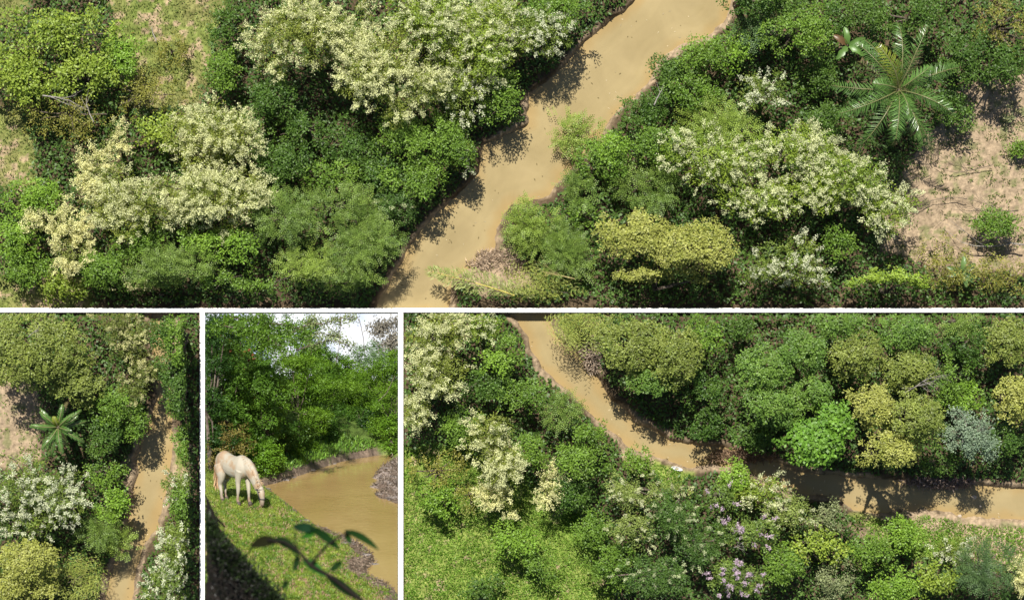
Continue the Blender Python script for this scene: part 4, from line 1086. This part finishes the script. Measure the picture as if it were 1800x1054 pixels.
ST = [
 ('deep', 372, 548, 870, 42, 77, "dark tall tree at the left edge behind the horse"),
 ('spot', 412, 566, 862, 48, 79, "tall tree with scattered reddish leaves behind the horse"),
 ('forest', 395, 640, 862, 50, 78, "green tree below the reddish-leaved one, left of the horse's rump"),
 ('brownish', 405, 735, 868, 52, 77, "brownish twiggy thicket directly behind the horse's back", True),
 ('forest', 468, 640, 856, 46, 79, "glossy green tree right above the horse's head"),
 ('lush', 455, 770, 858, 42, 78.5, "low green thicket between the horse and the water", True),
 ('forest', 462, 540, 850, 62, 84, "tall green tree at the top left of the river view"),
 ('lush', 520, 545, 845, 55, 88, "tall bright tree left of the sky gap"),
 ('layered', 525, 622, 840, 62, 83, "bright layered tree in the middle of the far bank"),
 ('layered_deep', 505, 712, 842, 48, 81, "darker layered tree over the far bank's grass"),
 ('layered_deep', 565, 700, 826, 50, 84.5, "round layered tree low over the far bank's muddy edge"),
 ('layered', 585, 648, 815, 58, 88, "bright layered tree below the sky gap"),
 ('forest', 612, 712, 808, 34, 88.5, "small green tree where the far bank turns"),
 ('lush', 600, 632, 812, 50, 95, "far bright tree straight under the sky gap"),
 ('bluish', 632, 606, 812, 34, 97, "far bluish tree standing against the sky"),
 ('bluish', 665, 598, 812, 30, 99, "farthest bluish tree, right of the one against the sky"),
 ('deep', 655, 705, 812, 46, 93, "dark hollow of trees where the river disappears"),
 ('layered', 688, 606, 800, 46, 86, "bright layered tree at the right edge"),
 ('layered', 662, 640, 760, 44, 89, "bright layered tree left of the right-edge one"),
 ('layered', 690, 672, 772, 40, 85, "low layered branches at the right edge over the water"),
 ('lush', 688, 728, 800, 24, 84, "pale large-leaved bush over the right bank", True),
 ('bluish', 690, 600, 800, 26, 95, "bluish tree at the right edge of the sky gap"),
 ('deep', 640, 700, 800, 28, 88, "dark bush at the river's far end, left of the right bank", True),
 ('deep', 668, 722, 800, 30, 87, "dark bush at the river's far end beside the right bank", True),
 ('layered_deep', 612, 735, 806, 26, 87, "low dark layered bush over the grass point", True),
 ('layered_deep', 634, 712, 790, 28, 86.6, "darker layered bush in front of the hollow, left of the river's far end", True),
 ('layered', 650, 690, 780, 30, 87.5, "layered tree leaning over the river's far end"),
 ('deep', 652, 738, 795, 22, 86.2, "lowest dark bush at the river's far end", True),
 ('deep', 388, 556, 800, 58, 83, "dark tree standing between the left-edge tree and the reddish-leaved one"),
 ('forest', 440, 600, 862, 52, 82, "green tree filling the woods above the horse's back"),
 ('deep', 372, 640, 866, 34, 78, "dark bushy tree low at the left edge behind the horse"),
 ('layered_deep', 648, 668, 812, 36, 90, "dark layered tree in front of the hollow"),
 ('layered', 625, 655, 812, 34, 92, "layered tree left of the dark hollow"),
 ('forest', 560, 600, 812, 38, 93, "green tree left of the sky gap's foot"),
]
for q in ST: set_tree(*q)
# low green plants on the far bank's slope
for i, (cx, top, base, rx, t, lb) in enumerate([
 (478, 822, 848, 22, 79.3, "light green clump on the bank between the horse's head and the far slope"),
 (508, 800, 838, 26, 81.5, "light green clump on the far slope, left one"),
 (542, 802, 828, 22, 82.6, "light green clump on the far slope, right one"),
 (572, 796, 818, 20, 85, "dark-footed green clump over the muddy edge"),
 (605, 788, 809, 20, 87.2, "yellow-green clump on the grass point"),
 (632, 790, 804, 20, 88.2, "yellow-green clump at the tip of the grass point"),
 (694, 801, 814, 10, 84.5, "grassy tuft on top of the right bank")]):
    set_tree('lush', cx, top, base, rx, t, lb, True, .34, cat='plant', name='leafy_plant')

# boughs hanging into the sky gap
def bough(pts, t, kind, rad, label, seed, nleaf=260, hang=0, lsz=.085):
    rg = np.random.default_rng(seed); P = np.array([at(a, b, t) for a, b in pts]); o = P[0]
    root = empty("bough", Matrix.Translation(o)); tag(root, label, "bough", "boughs against the sky")
    paths = [(P - o, np.linspace(rad, rad * .35, len(P)))]
    L = np.linalg.norm(P[-1] - P[0])
    for i in range(9):
        u = .15 + .8 * rg.random(); j = min(int(u * (len(P) - 1)), len(P) - 2); q = P[j] + (P[j + 1] - P[j]) * (u * (len(P) - 1) - j) - o
        d = (P[-1] - P[0]) / L + rg.normal(size=3) * .6; d[1] -= hang; e = q + nrm(d) * L * .28 * rg.random()
        paths.append((np.array([q, (q + e) / 2 + rg.normal(size=3) * .03, e]), [rad * .35, rad * .2, rad * .1]))
    keep = wrapk(keep_set, Matrix.Translation(o))
    if tube_obj("branch", paths, M_BARK, root, 5, keep=keep) is None: pass
    k = KS[kind]; cs = np.concatenate([p[0] for p in paths[1:]] + [P[1:] - o]); b = cs[rg.integers(0, len(cs), nleaf)] + rg.normal(size=(nleaf, 3)) * .10
    d = rand_dirs(nleaf); d[:, 1] -= .4 + hang; d = nrm(d); tt = rg.random((nleaf, 1))
    put_leaves("foliage", leaves(b, d, .085, nrm(np.cross(d, rand_dirs(nleaf))), .045, np.array(k.col) * (1 - tt) + np.array(k.col2) * tt), Matrix.Translation(o), keep_set, M_LEAF, root)
bough([(505, 590), (530, 575), (548, 567), (565, 570), (590, 560), (622, 556)], 82, 'airy', .035, "dark bough with sparse leaves crossing the top of the sky gap", 2, 900)
bough([(520, 615), (550, 606), (575, 598), (600, 601), (618, 611)], 84, 'airy', .025, "thin bough in the middle of the sky gap", 3, 420)
bough([(505, 600), (540, 592), (565, 585), (590, 592)], 86, 'airy', .025, "leafy bough between the upper and the middle boughs", 4, 460)
bough([(352, 585), (390, 572), (430, 578), (470, 592), (500, 612)], 74, 'airyg', .03, "leafy bough reaching in from the upper left, high above the horse", 9, 2200, .2)
bough([(352, 560), (400, 556), (450, 566), (500, 570), (540, 582)], 76, 'airyg', .03, "leafy bough along the top left of the river view", 10, 2200, .1)
bough([(712, 560), (690, 568), (668, 575), (648, 574)], 80, 'purple', .03, "purplish bough at the top right of the sky gap", 5, 1300, .3)
bough([(712, 585), (695, 592), (685, 600), (672, 606)], 80, 'purple', .03, "purplish bough hanging below the top right one", 6, 1000, .5)
def creeper(pts, t, label):
    P = np.array([at(a, b, t) for a, b in pts]); o = P[0]
    ob = tube_obj("hanging_vine", [(P - o, np.full(len(P), .011))], M_BARK, None, 5, keep=wrapk(keep_set, Matrix.Translation(o))); ob.location = o
    tag(ob, label, "vine", "vines hanging in the sky gap")
creeper([(628, 556), (634, 570), (639, 595), (641, 618)], 80, "thin vine hanging at the right of the sky gap")
creeper([(600, 556), (598, 580), (596, 610), (590, 640)], 81, "thin vine hanging in the middle of the sky gap")
creeper([(706, 640), (694, 660), (680, 690), (665, 705)], 79, "dark vine slanting down at the right edge")

# grass of the near bank
def set_grass():
    n = 110000
    px = 360 + 340 * R.random(n); py = 845 + 235 * R.random(n) ** 1.0
    h, d, far, right, n1, n2 = bank_h(px, py)
    ok = (d > .12 + .15 * R.random(n)) & (right < .3) & ~((py > 928) & (d < .5) & (n1 > .40)); px, py, h, far = px[ok], py[ok], h[ok], far[ok]; n = len(px)
    P = at(px, py, t_water(py)) + UP * h[:, None]
    up = nrm(UP * .6 + R.normal(size=(n, 3)) * .55)
    pat = fbm(px / 10, py / 7, 91)[:, None]; t = np.clip(pat * 1.7 - .35 + .3 * (R.random((n, 1)) - .5), 0, 1)
    c = np.array([.05, .13, .012]) * (1 - t) + np.array([.24, .30, .045]) * t
    br = (R.random(n) < .03 + .35 * (fbm(px / 9, py / 6, 61) > .56) * (py > 900))[:, None]; c = np.where(br, np.array([.33, .22, .14]), c)
    o = put_leaves("grass", leaves(P, up, .06 * (.5 + R.random(n)), nrm(np.cross(up, rand_dirs(n))), .022, c, .22), None, keep_set, M_LEAF, None)
    tag(o, "short sunny grass and leaf litter round the horse", kind='stuff')
    n = 14000      # far bank grass
    px = 360 + 340 * R.random(n); py = 796 + 60 * R.random(n)
    h, d, far, right, n1, n2 = bank_h(px, py)
    ok = (d > .14) & (right < .3) & (d < 2.2 + 8 * (px < 600)); px, py, h = px[ok], py[ok], h[ok]; n = len(px)
    P = at(px, py, t_water(py)) + UP * h[:, None]; up = nrm(UP * .8 + R.normal(size=(n, 3)) * .45)
    t = R.random((n, 1)); c = np.array([.07, .17, .02]) * (1 - t) + np.array([.17, .29, .04]) * t
    o = put_leaves("grass", leaves(P, up, .14 * (.5 + R.random(n)), nrm(np.cross(up, rand_dirs(n))), .045, c, .3), None, keep_set, M_LEAF, None)
    tag(o, "long green grass on the far bank", kind='stuff')
set_grass()

# stones and clods along the muddy edges
for i, (px, py, r, lb) in enumerate([(548, 826, .09, "dark stone on the far muddy edge, left of its middle"), (500, 843, .10, "dark clod at the water right of the horse's head"), (515, 839, .07, "small dark clod on the far muddy edge"),
        (586, 815, .07, "flat pale stone on the far muddy edge"), (470, 859, .08, "grey stone just behind the horse's muzzle"), (668, 868, .08, "grey stone lowest on the right muddy bank"), (690, 874, .10, "grey stone at the right edge"), (684, 850, .09, "brown stone in the middle of the right muddy bank"),
        (672, 838, .07, "grey stone jutting into the water from the right bank"), (692, 838, .09, "dark stone high on the right muddy bank"), (678, 822, .08, "dark stone at the top of the right muddy bank"), (640, 975, .11, "brown clod on the near bank's muddy point"), (610, 955, .13, "brown clod above the near muddy point"), (655, 992, .12, "dark clod at the tip of the near muddy point"), (535, 915, .10, "dark clod on the near bank's edge by the water")]):
    P, t = ground_hit(px, py); rg = np.random.default_rng(100 + i)
    bm = bmesh.new(); bmesh.ops.create_icosphere(bm, subdivisions=3, radius=r)
    for v in bm.verts:
        q = v.co.normalized(); f = 1 + .5 * (float(vnoise(np.array([q.x * 2.5 + i * 3]), np.array([q.y * 2.5 + q.z * 3]), i)[0]) - .5) + .2 * (rg.random() - .5)
        v.co *= f; v.co.x *= 1.6; v.co.z *= .4
    o = bm_obj("rock", bm, noisy_mat("clod", (.06, .05, .045), (.26, .225, .205), 9, .6, .6)); o.matrix_world = frame_at(P, rg.random() * .6 - .3)
    px_ok = keep_set(np.array([o.matrix_world @ v.co for v in o.data.vertices])).all()
    if not px_ok:
        bm = bmesh.new(); bm.from_mesh(o.data); vv = keep_set(np.array([o.matrix_world @ v.co for v in bm.verts])); bm.verts.ensure_lookup_table()
        bmesh.ops.delete(bm, geom=[bm.verts[j] for j in np.where(~vv)[0]], context='VERTS'); bm.to_mesh(o.data); bm.free()
    tag(o, lb, "rock", "stones and clods at the river's edge")

# ---------------------------------------------------------------- the horse (x forward, z up, hooves at z = 0, metres)
def horse():
    P, t = ground_hit(413, 883)
    M = frame_at(P, math.radians(-53)) @ Matrix.Scale(1.04, 4)
    root = empty("horse", M); tag(root, "white horse with brown patches grazing on the grass above the river, head down", "horse")
    paths = []
    def limb(pts, rad, sub=4):
        pts = np.array(pts, float); rad = np.array(rad, float); n = len(pts); u = np.linspace(0, n - 1, (n - 1) * sub + 1); i = np.clip(u.astype(int), 0, n - 2); f = (u - i)[:, None]
        p0 = pts[np.maximum(i - 1, 0)]; p1 = pts[i]; p2 = pts[i + 1]; p3 = pts[np.minimum(i + 2, n - 1)]
        q = .5 * ((2 * p1) + (-p0 + p2) * f + (2 * p0 - 5 * p1 + 4 * p2 - p3) * f ** 2 + (-p0 + 3 * p1 - 3 * p2 + p3) * f ** 3)
        r = np.interp(u, np.arange(n), rad); return q, r
    # torso as ellipsoid sections
    torso = limb([(-.80, 0, 1.10), (-.70, 0, 1.10), (-.52, 0, 1.08), (-.30, 0, 1.04), (-.05, 0, .99), (.20, 0, .98), (.42, 0, 1.0), (.56, 0, 1.0), (.66, 0, .99)],
                 [.07, .19, .265, .275, .295, .30, .29, .22, .10])
    V, Q = tubes([torso], 20); c = V.copy()
    c[:, 1] *= .83
    w = np.exp(-((V[:, 0] - .32) / .18) ** 2) * np.clip((V[:, 2] - 1.1) / .2, 0, 1); c[:, 2] += .07 * w      # withers
    w = np.exp(-((V[:, 0] + .52) / .2) ** 2) * np.clip((V[:, 2] - 1.15) / .2, 0, 1); c[:, 2] += .05 * w      # croup
    Vs = [c]; Qs = [Q]; off = len(c)
    def add(path, sides=12, sy=1.):
        nonlocal off
        v, q = tubes([path], sides); v[:, 1] = v[:, 1].mean() + (v[:, 1] - v[:, 1].mean()) * sy
        Vs.append(v); Qs.append(q + off); off += len(v)
    add(limb([(.34, 0, 1.08), (.55, .0, 1.06), (.76, .02, .90), (.93, .04, .68), (1.04, .05, .50)], [.21, .235, .19, .155, .12]), 14, .64)       # neck
    add(limb([(1.00, .05, .60), (1.08, .06, .50), (1.13, .07, .38), (1.15, .08, .24), (1.15, .08, .12), (1.14, .08, .055)], [.07, .115, .115, .085, .07, .055]), 12, .78)   # head
    add(limb([(1.02, .05, .50), (1.06, .06, .42), (1.08, .07, .33)], [.06, .095, .05]), 10, .7)                                             # jaw
    legs = [
        [(-.56, .13, 1.0), (-.52, .15, .80), (-.56, .15, .64), (-.68, .14, .46), (-.66, .14, .28), (-.66, .14, .12), (-.62, .14, .07), (-.60, .14, 0.01)],
        [(-.52, -.13, 1.0), (-.44, -.15, .80), (-.44, -.15, .64), (-.50, -.14, .46), (-.45, -.14, .28), (-.43, -.14, .12), (-.39, -.14, .07), (-.37, -.14, 0.01)],
        [(.44, .13, .95), (.40, .14, .76), (.42, .14, .60), (.46, .13, .42), (.47, .13, .26), (.48, .13, .11), (.52, .13, .07), (.53, .13, .01)],
        [(.42, -.13, .95), (.36, -.14, .76), (.34, -.14, .60), (.34, -.13, .42), (.32, -.13, .26), (.31, -.13, .11), (.35, -.13, .07), (.36, -.13, .01)]]
    for i, L in enumerate(legs):
        rad = [.19, .165, .115, .068, .048, .045, .055, .06] if i < 2 else [.15, .11, .075, .062, .038, .044, .048, .056]
        add(limb(L, rad), 12, .85)
    for sg in (-1, 1): add(limb([(1.02, .06 + sg * .05, .585), (1.0, .06 + sg * .075, .64), (.985, .06 + sg * .085, .70)], [.032, .03, .008], 3), 8)
    V = np.concatenate(Vs); Q = np.concatenate(Qs)
    quad = Q[:, 2] != Q[:, 3]; tri = np.concatenate([Q[quad][:, [0, 1, 2]], Q[quad][:, [0, 2, 3]], Q[~quad][:, :3]])
    m, nt, b = mat_new("horse_coat")
    tc = nt.nodes.new("ShaderNodeTexCoord"); n = nt.nodes.new("ShaderNodeTexNoise"); n.inputs["Scale"].default_value = 3.1; n.inputs["Detail"].default_value = 3
    nt.links.new(tc.outputs["Object"], n.inputs["Vector"])
    r = nt.nodes.new("ShaderNodeValToRGB"); r.color_ramp.elements[0].position = .50; r.color_ramp.elements[1].position = .72
    r.color_ramp.elements[0].color = (.35, .315, .25, 1); r.color_ramp.elements[1].color = (.27, .17, .10, 1)
    e = r.color_ramp.elements.new(.58); e.color = (.33, .25, .17, 1)
    nt.links.new(n.outputs["Fac"], r.inputs[0])
    # darker fetlocks and muzzle: by height on the animal
    sp = nt.nodes.new("ShaderNodeSeparateXYZ"); nt.links.new(tc.outputs["Object"], sp.inputs[0])
    mr = nt.nodes.new("ShaderNodeMapRange"); mr.inputs[1].default_value = .05; mr.inputs[2].default_value = .34; nt.links.new(sp.outputs[2], mr.inputs[0])
    mx = nt.nodes.new("ShaderNodeMix"); mx.data_type = 'RGBA'; mx.inputs[6].default_value = (.16, .11, .08, 1)
    nt.links.new(mr.outputs[0], mx.inputs[0]); nt.links.new(r.outputs[0], mx.inputs[7]); nt.links.new(mx.outputs[2], b.inputs["Base Color"])
    b.inputs["Roughness"].default_value = .6; b.inputs["Specular IOR Level"].default_value = .25; b.inputs["Sheen Weight"].default_value = .1
    o = mesh_obj("body", V, tri, m, root, smooth=True)
    rm = o.modifiers.new("skin", 'REMESH'); rm.mode = 'VOXEL'; rm.voxel_size = .014; rm.use_smooth_shade = True
    sm = o.modifiers.new("soft", 'SMOOTH'); sm.factor = .5; sm.iterations = 5
    hair = leaf_mat("horse_hair", .1, .6, .2)
    def strands(name, base, d, L, w, col):
        n = len(base); sd = nrm(np.cross(d, rand_dirs(n)))
        put_leaves(name, leaves(base, d, L, sd, w, np.tile(col, (n, 1)), .2), None, lambda q: np.ones(len(q), bool), hair, root)
    n = 800; u = R.random(n); cr = limb([(.40, 0, 1.31), (.62, 0, 1.22), (.84, .02, 1.02), (1.02, .04, .76), (1.10, .05, .60)], [1] * 5, 8)[0]
    bi = np.stack([np.interp(u, np.linspace(0, 1, len(cr)), cr[:, j]) for j in range(3)], -1) + R.normal(size=(n, 3)) * .012
    d = nrm(np.array([.25, -1.0, -.75]) + R.normal(size=(n, 3)) * .35); d[: n // 3, 1] *= -1
    strands("mane", bi, d, .12, .014, [.52, .38, .24])
    n = 260; b0 = np.array([-.82, 0, 1.14]) + R.normal(size=(n, 3)) * .025; u = R.random(n)[:, None]
    b0 = b0 + np.array([-.06, 0, -.62]) * u; d = nrm(np.array([-.03, 0, -1.]) + R.normal(size=(n, 3)) * .1)
    strands("tail", b0, d, .30, .03, [.42, .27, .15])
    dk = noisy_mat("dark_hoof", (.05, .04, .035), (.09, .07, .06), 10, .5, .1)
    for L in legs:
        x, y = L[-1][0], L[-1][1]; tube_obj("hoof", [([(x - .01, y, .075), (x + .015, y, .0)], [.052, .066])], dk, root, 12)
    halt = noisy_mat("halter_strap", (.03, .03, .035), (.05, .05, .06), 10, .6, .1)
    a = np.linspace(0, 2 * np.pi, 17)
    ring = lambda c, ax, ay: np.stack([c[0] + np.cos(a) * ax, c[1] + np.sin(a) * ay, np.full(17, c[2])], -1)
    tube_obj("halter", [(ring((1.15, .08, .24), .094, .078), np.full(17, .013)), (ring((1.07, .06, .50), .125, .10), np.full(17, .011)),
             ([(1.16, .165, .24), (1.09, .165, .50)], [.011, .011]), ([(1.16, -.005, .24), (1.09, -.04, .50)], [.011, .011])], halt, root, 6)
    eye = noisy_mat("eye", (.01, .008, .006), (.015, .01, .008), 4, .1, 0, spec=.6)
    for sg in (-1, 1):
        bm = bmesh.new(); bmesh.ops.create_uvsphere(bm, u_segments=12, v_segments=8, radius=.022); e_ = bm_obj("eye", bm, eye, root, True); e_.location = (1.145, .068 + sg * .083, .44)
    for sg in (-1, 1):
        bm = bmesh.new(); bmesh.ops.create_uvsphere(bm, u_segments=10, v_segments=6, radius=.013); e_ = bm_obj("nostril", bm, dk, root, True); e_.location = (1.19, .08 + sg * .035, .085)
horse()

# ---------------------------------------------------------------- trunk, stick and branch close in front, shade put into their dark colours
def near_things():
    t = 30.; rg = np.random.default_rng(4)
    def lumpy(pts, rads, label, name="leaning_trunk"):
        P = np.array([at(a, b, t + c) for a, b, c in pts]); o = P[0].copy(); s = np.linspace(0, 1, 26); u = np.linspace(0, 1, len(P))
        Pi = np.stack([np.interp(s, u, P[:, j]) for j in range(3)], -1) - o; ri = np.interp(s, u, np.array(rads)) * t / F
        V, Q = tubes([(Pi, ri)], 28)
        ang = np.arange(len(V)) % 28
        V = V + (vnoise(V[:, 0] * 9, V[:, 1] * 9 + V[:, 2] * 5, 5)[:, None] - .5) * .06 * nrm(V - V.mean(0)) + (vnoise(V[:, 0] * 25, V[:, 1] * 25 + V[:, 2] * 15, 9)[:, None] - .5) * .03
        quad = Q[:, 2] != Q[:, 3]; tri = np.concatenate([Q[quad][:, [0, 1, 2]], Q[quad][:, [0, 2, 3]]])
        ok = keep_set(V + o); tri = tri[ok[tri].all(1)]; used = np.unique(tri); mp = -np.ones(len(V), int); mp[used] = np.arange(len(used))
        ob = mesh_obj(name, V[used], mp[tri], M_SHADEBARK, None, smooth=True); ob.location = o; tag(ob, label, "trunk")
    lumpy([(335, 868, 0), (362, 935, 0), (395, 990, 0), (440, 1060, 0)], [26, 26, 34, 40], "shade-coloured leaning tree trunk in the bottom left corner in front of the horse")
    lumpy([(335, 985, 1), (390, 1030, 1), (440, 1080, 1), (470, 1110, 1)], [40, 55, 62, 64], "shade-coloured root mass filling the bottom left corner", "root_mass")
    P = np.array([at(354, 886, 30), at(376, 905, 30), at(395, 925, 30)]); ob = tube_obj("stick", [(P - P[0], [.018, .017, .012])], M_SHADEBARK, None, 7, keep=lambda q: keep_set(q + P[0])); ob.location = P[0]; tag(ob, "thin shade-coloured stick jutting from the leaning trunk", "stick")
    n = 900; px = 362 + 110 * rg.random(n); py = 940 + 112 * rg.random(n); ok = (px - 360) < (py - 900) * .85; px, py = px[ok], py[ok]; n = len(px)
    b = at(px, py, 29.4 - .2 * rg.random(n)); d = nrm(rg.normal(size=(n, 3))); sd = nrm(np.cross(d, rg.normal(size=(n, 3))))
    t_ = rg.random((n, 1)); c = np.where(t_ < .9, np.array([.006, .006, .004]), np.array([.018, .016, .012]))  # near-black tones imitate shade on the litter
    o = put_leaves("leaf_litter", leaves(b, d, .05, sd, .022, c, .4), None, keep_set, M_LEAF, None); tag(o, "leaves with shade put into their colour lying on the root mass", kind='stuff')
    n = 2600; u = rg.random(n); px = np.interp(u, [0, .35, .7, 1], [358, 394, 432, 497]) + rg.normal(size=n) * 9 - 8; py = np.interp(u, [0, .35, .7, 1], [902, 962, 992, 1058]) + rg.normal(size=n) * 9 + 8
    b = at(px, py, 29.6); d = nrm(UP * .8 + rg.normal(size=(n, 3)) * .6); t_ = rg.random((n, 1)); c = np.array([.008, .016, .006]) * (1 - t_) + np.array([.03, .055, .014]) * t_  # dark greens carry the corner's shade in their colour
    o = put_leaves("weeds", leaves(b, d, .085 * (.5 + rg.random(n)), nrm(np.cross(d, rg.normal(size=(n, 3)))), .022, c, .4), None, keep_set, M_LEAF, None); tag(o, "weeds with shade put into their colour along the edge of the root mass", kind='stuff')
    # the leafy twig, shade put into its leaf and bark colours
    t = 20.
    ml = leaf_mat("shaded_broad_leaf", .25, .85, .05)
    tw = np.array([at(a, b, t) for a, b in [(668, 1085), (630, 1050), (585, 1015), (545, 992), (522, 965), (500, 952), (470, 948)]]); o = tw[0]
    root = empty("leafy_twig", Matrix.Translation(o)); tag(root, "shade-coloured twig with broad leaves close in front of the water's edge", "twig")
    tube_obj("twig_stem", [(tw - o, np.linspace(.019, .009, 7)), (np.array([at(a, b, t) for a, b in [(545, 992), (572, 960), (600, 940), (612, 935)]]) - o, [.011, .009, .007, .006]),
              (np.array([at(a, b, t) for a, b in [(522, 965), (518, 945), (520, 930)]]) - o, [.006, .005, .004])], M_SHADEBARK, root, 6, keep=lambda q: keep_set(q + o))
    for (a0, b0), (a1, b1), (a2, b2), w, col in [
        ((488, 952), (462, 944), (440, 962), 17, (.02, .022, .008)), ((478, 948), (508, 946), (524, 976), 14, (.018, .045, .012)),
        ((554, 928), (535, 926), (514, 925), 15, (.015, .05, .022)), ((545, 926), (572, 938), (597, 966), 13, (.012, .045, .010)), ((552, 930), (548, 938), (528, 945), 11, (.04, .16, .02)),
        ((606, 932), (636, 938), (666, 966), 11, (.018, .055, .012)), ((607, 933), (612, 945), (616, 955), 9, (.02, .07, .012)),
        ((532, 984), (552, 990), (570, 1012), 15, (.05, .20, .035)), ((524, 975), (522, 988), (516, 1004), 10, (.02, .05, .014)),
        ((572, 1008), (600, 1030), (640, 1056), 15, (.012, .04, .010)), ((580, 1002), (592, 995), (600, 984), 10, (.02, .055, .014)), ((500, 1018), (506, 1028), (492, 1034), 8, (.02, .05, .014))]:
        m = 11; s = np.linspace(0, 1, m); qx = (1 - s) ** 2 * a0 + 2 * s * (1 - s) * a1 + s ** 2 * a2; qy = (1 - s) ** 2 * b0 + 2 * s * (1 - s) * b1 + s ** 2 * b2
        mid = at(qx, qy, t + .05 * np.sin(s * 3.1)) - o; T = nrm(np.gradient(mid, axis=0)); S = nrm(np.cross(T, np.array([.15, .2, 1.])))
        ww = w * .68 * t / F * np.sin(np.pi * np.clip(s, .02, .99)) ** .65 * (1 - .25 * s)
        Zd = np.array([0, 0, 1.]) * (ww * .35)[:, None]
        V = np.concatenate([mid + S * ww[:, None] + Zd, mid, mid - S * ww[:, None] + Zd])
        j = np.arange(m - 1); Q = np.concatenate([np.stack([j, j + 1, m + j + 1, m + j], -1), np.stack([m + j, m + j + 1, 2 * m + j + 1, 2 * m + j], -1)])
        mesh_obj("leaf", V, Q, ml, root, cols=np.tile(np.array(col) * .6, (len(V), 1)), smooth=True)  # leaf colours turned down to imitate shade
near_things()

def bank_litter():
    n = 5200; px = 560 + 130 * R.random(n); py = 925 + 120 * R.random(n)
    h, d, far, right, n1, n2 = bank_h(px, py); ok = (d > -.05) & (d < .55); px, py, h = px[ok], py[ok], h[ok]; n = len(px)
    P = at(px, py, t_water(py)) + UP * (h + .01)[:, None]; d = nrm(R.normal(size=(n, 3)) * np.array([1, .5, 1])); sd = nrm(np.cross(d, rand_dirs(n)))
    t = R.random((n, 1)); c = np.array([.09, .06, .045]) * (1 - t) + np.array([.34, .27, .21]) * t
    o = put_leaves("debris", leaves(P, d, .11 * (.4 + R.random(n)), sd, .03, c, .3), None, keep_set, M_BLOOM, None); tag(o, "twigs and dead leaves on the muddy edge at the lower right of the horse's bank", kind='stuff')
    n = 2200; px = 640 + 60 * R.random(n); py = 806 + 82 * R.random(n)
    h, d, far, right, n1, n2 = bank_h(px, py); ok = (d > 0) & (right > .2); px, py, h = px[ok], py[ok], h[ok]; n = len(px)
    P = at(px, py, t_water(py)) + UP * (h + .01)[:, None]; d = nrm(R.normal(size=(n, 3))); sd = nrm(np.cross(d, rand_dirs(n))); t = R.random((n, 1))
    o = put_leaves("debris", leaves(P, d, .12 * (.4 + R.random(n)), sd, .03, np.array([.06, .04, .03]) * (1 - t) + np.array([.33, .27, .22]) * t, .3), None, keep_set, M_BLOOM, None); tag(o, "brown litter on the right muddy bank", kind='stuff')
bank_litter()
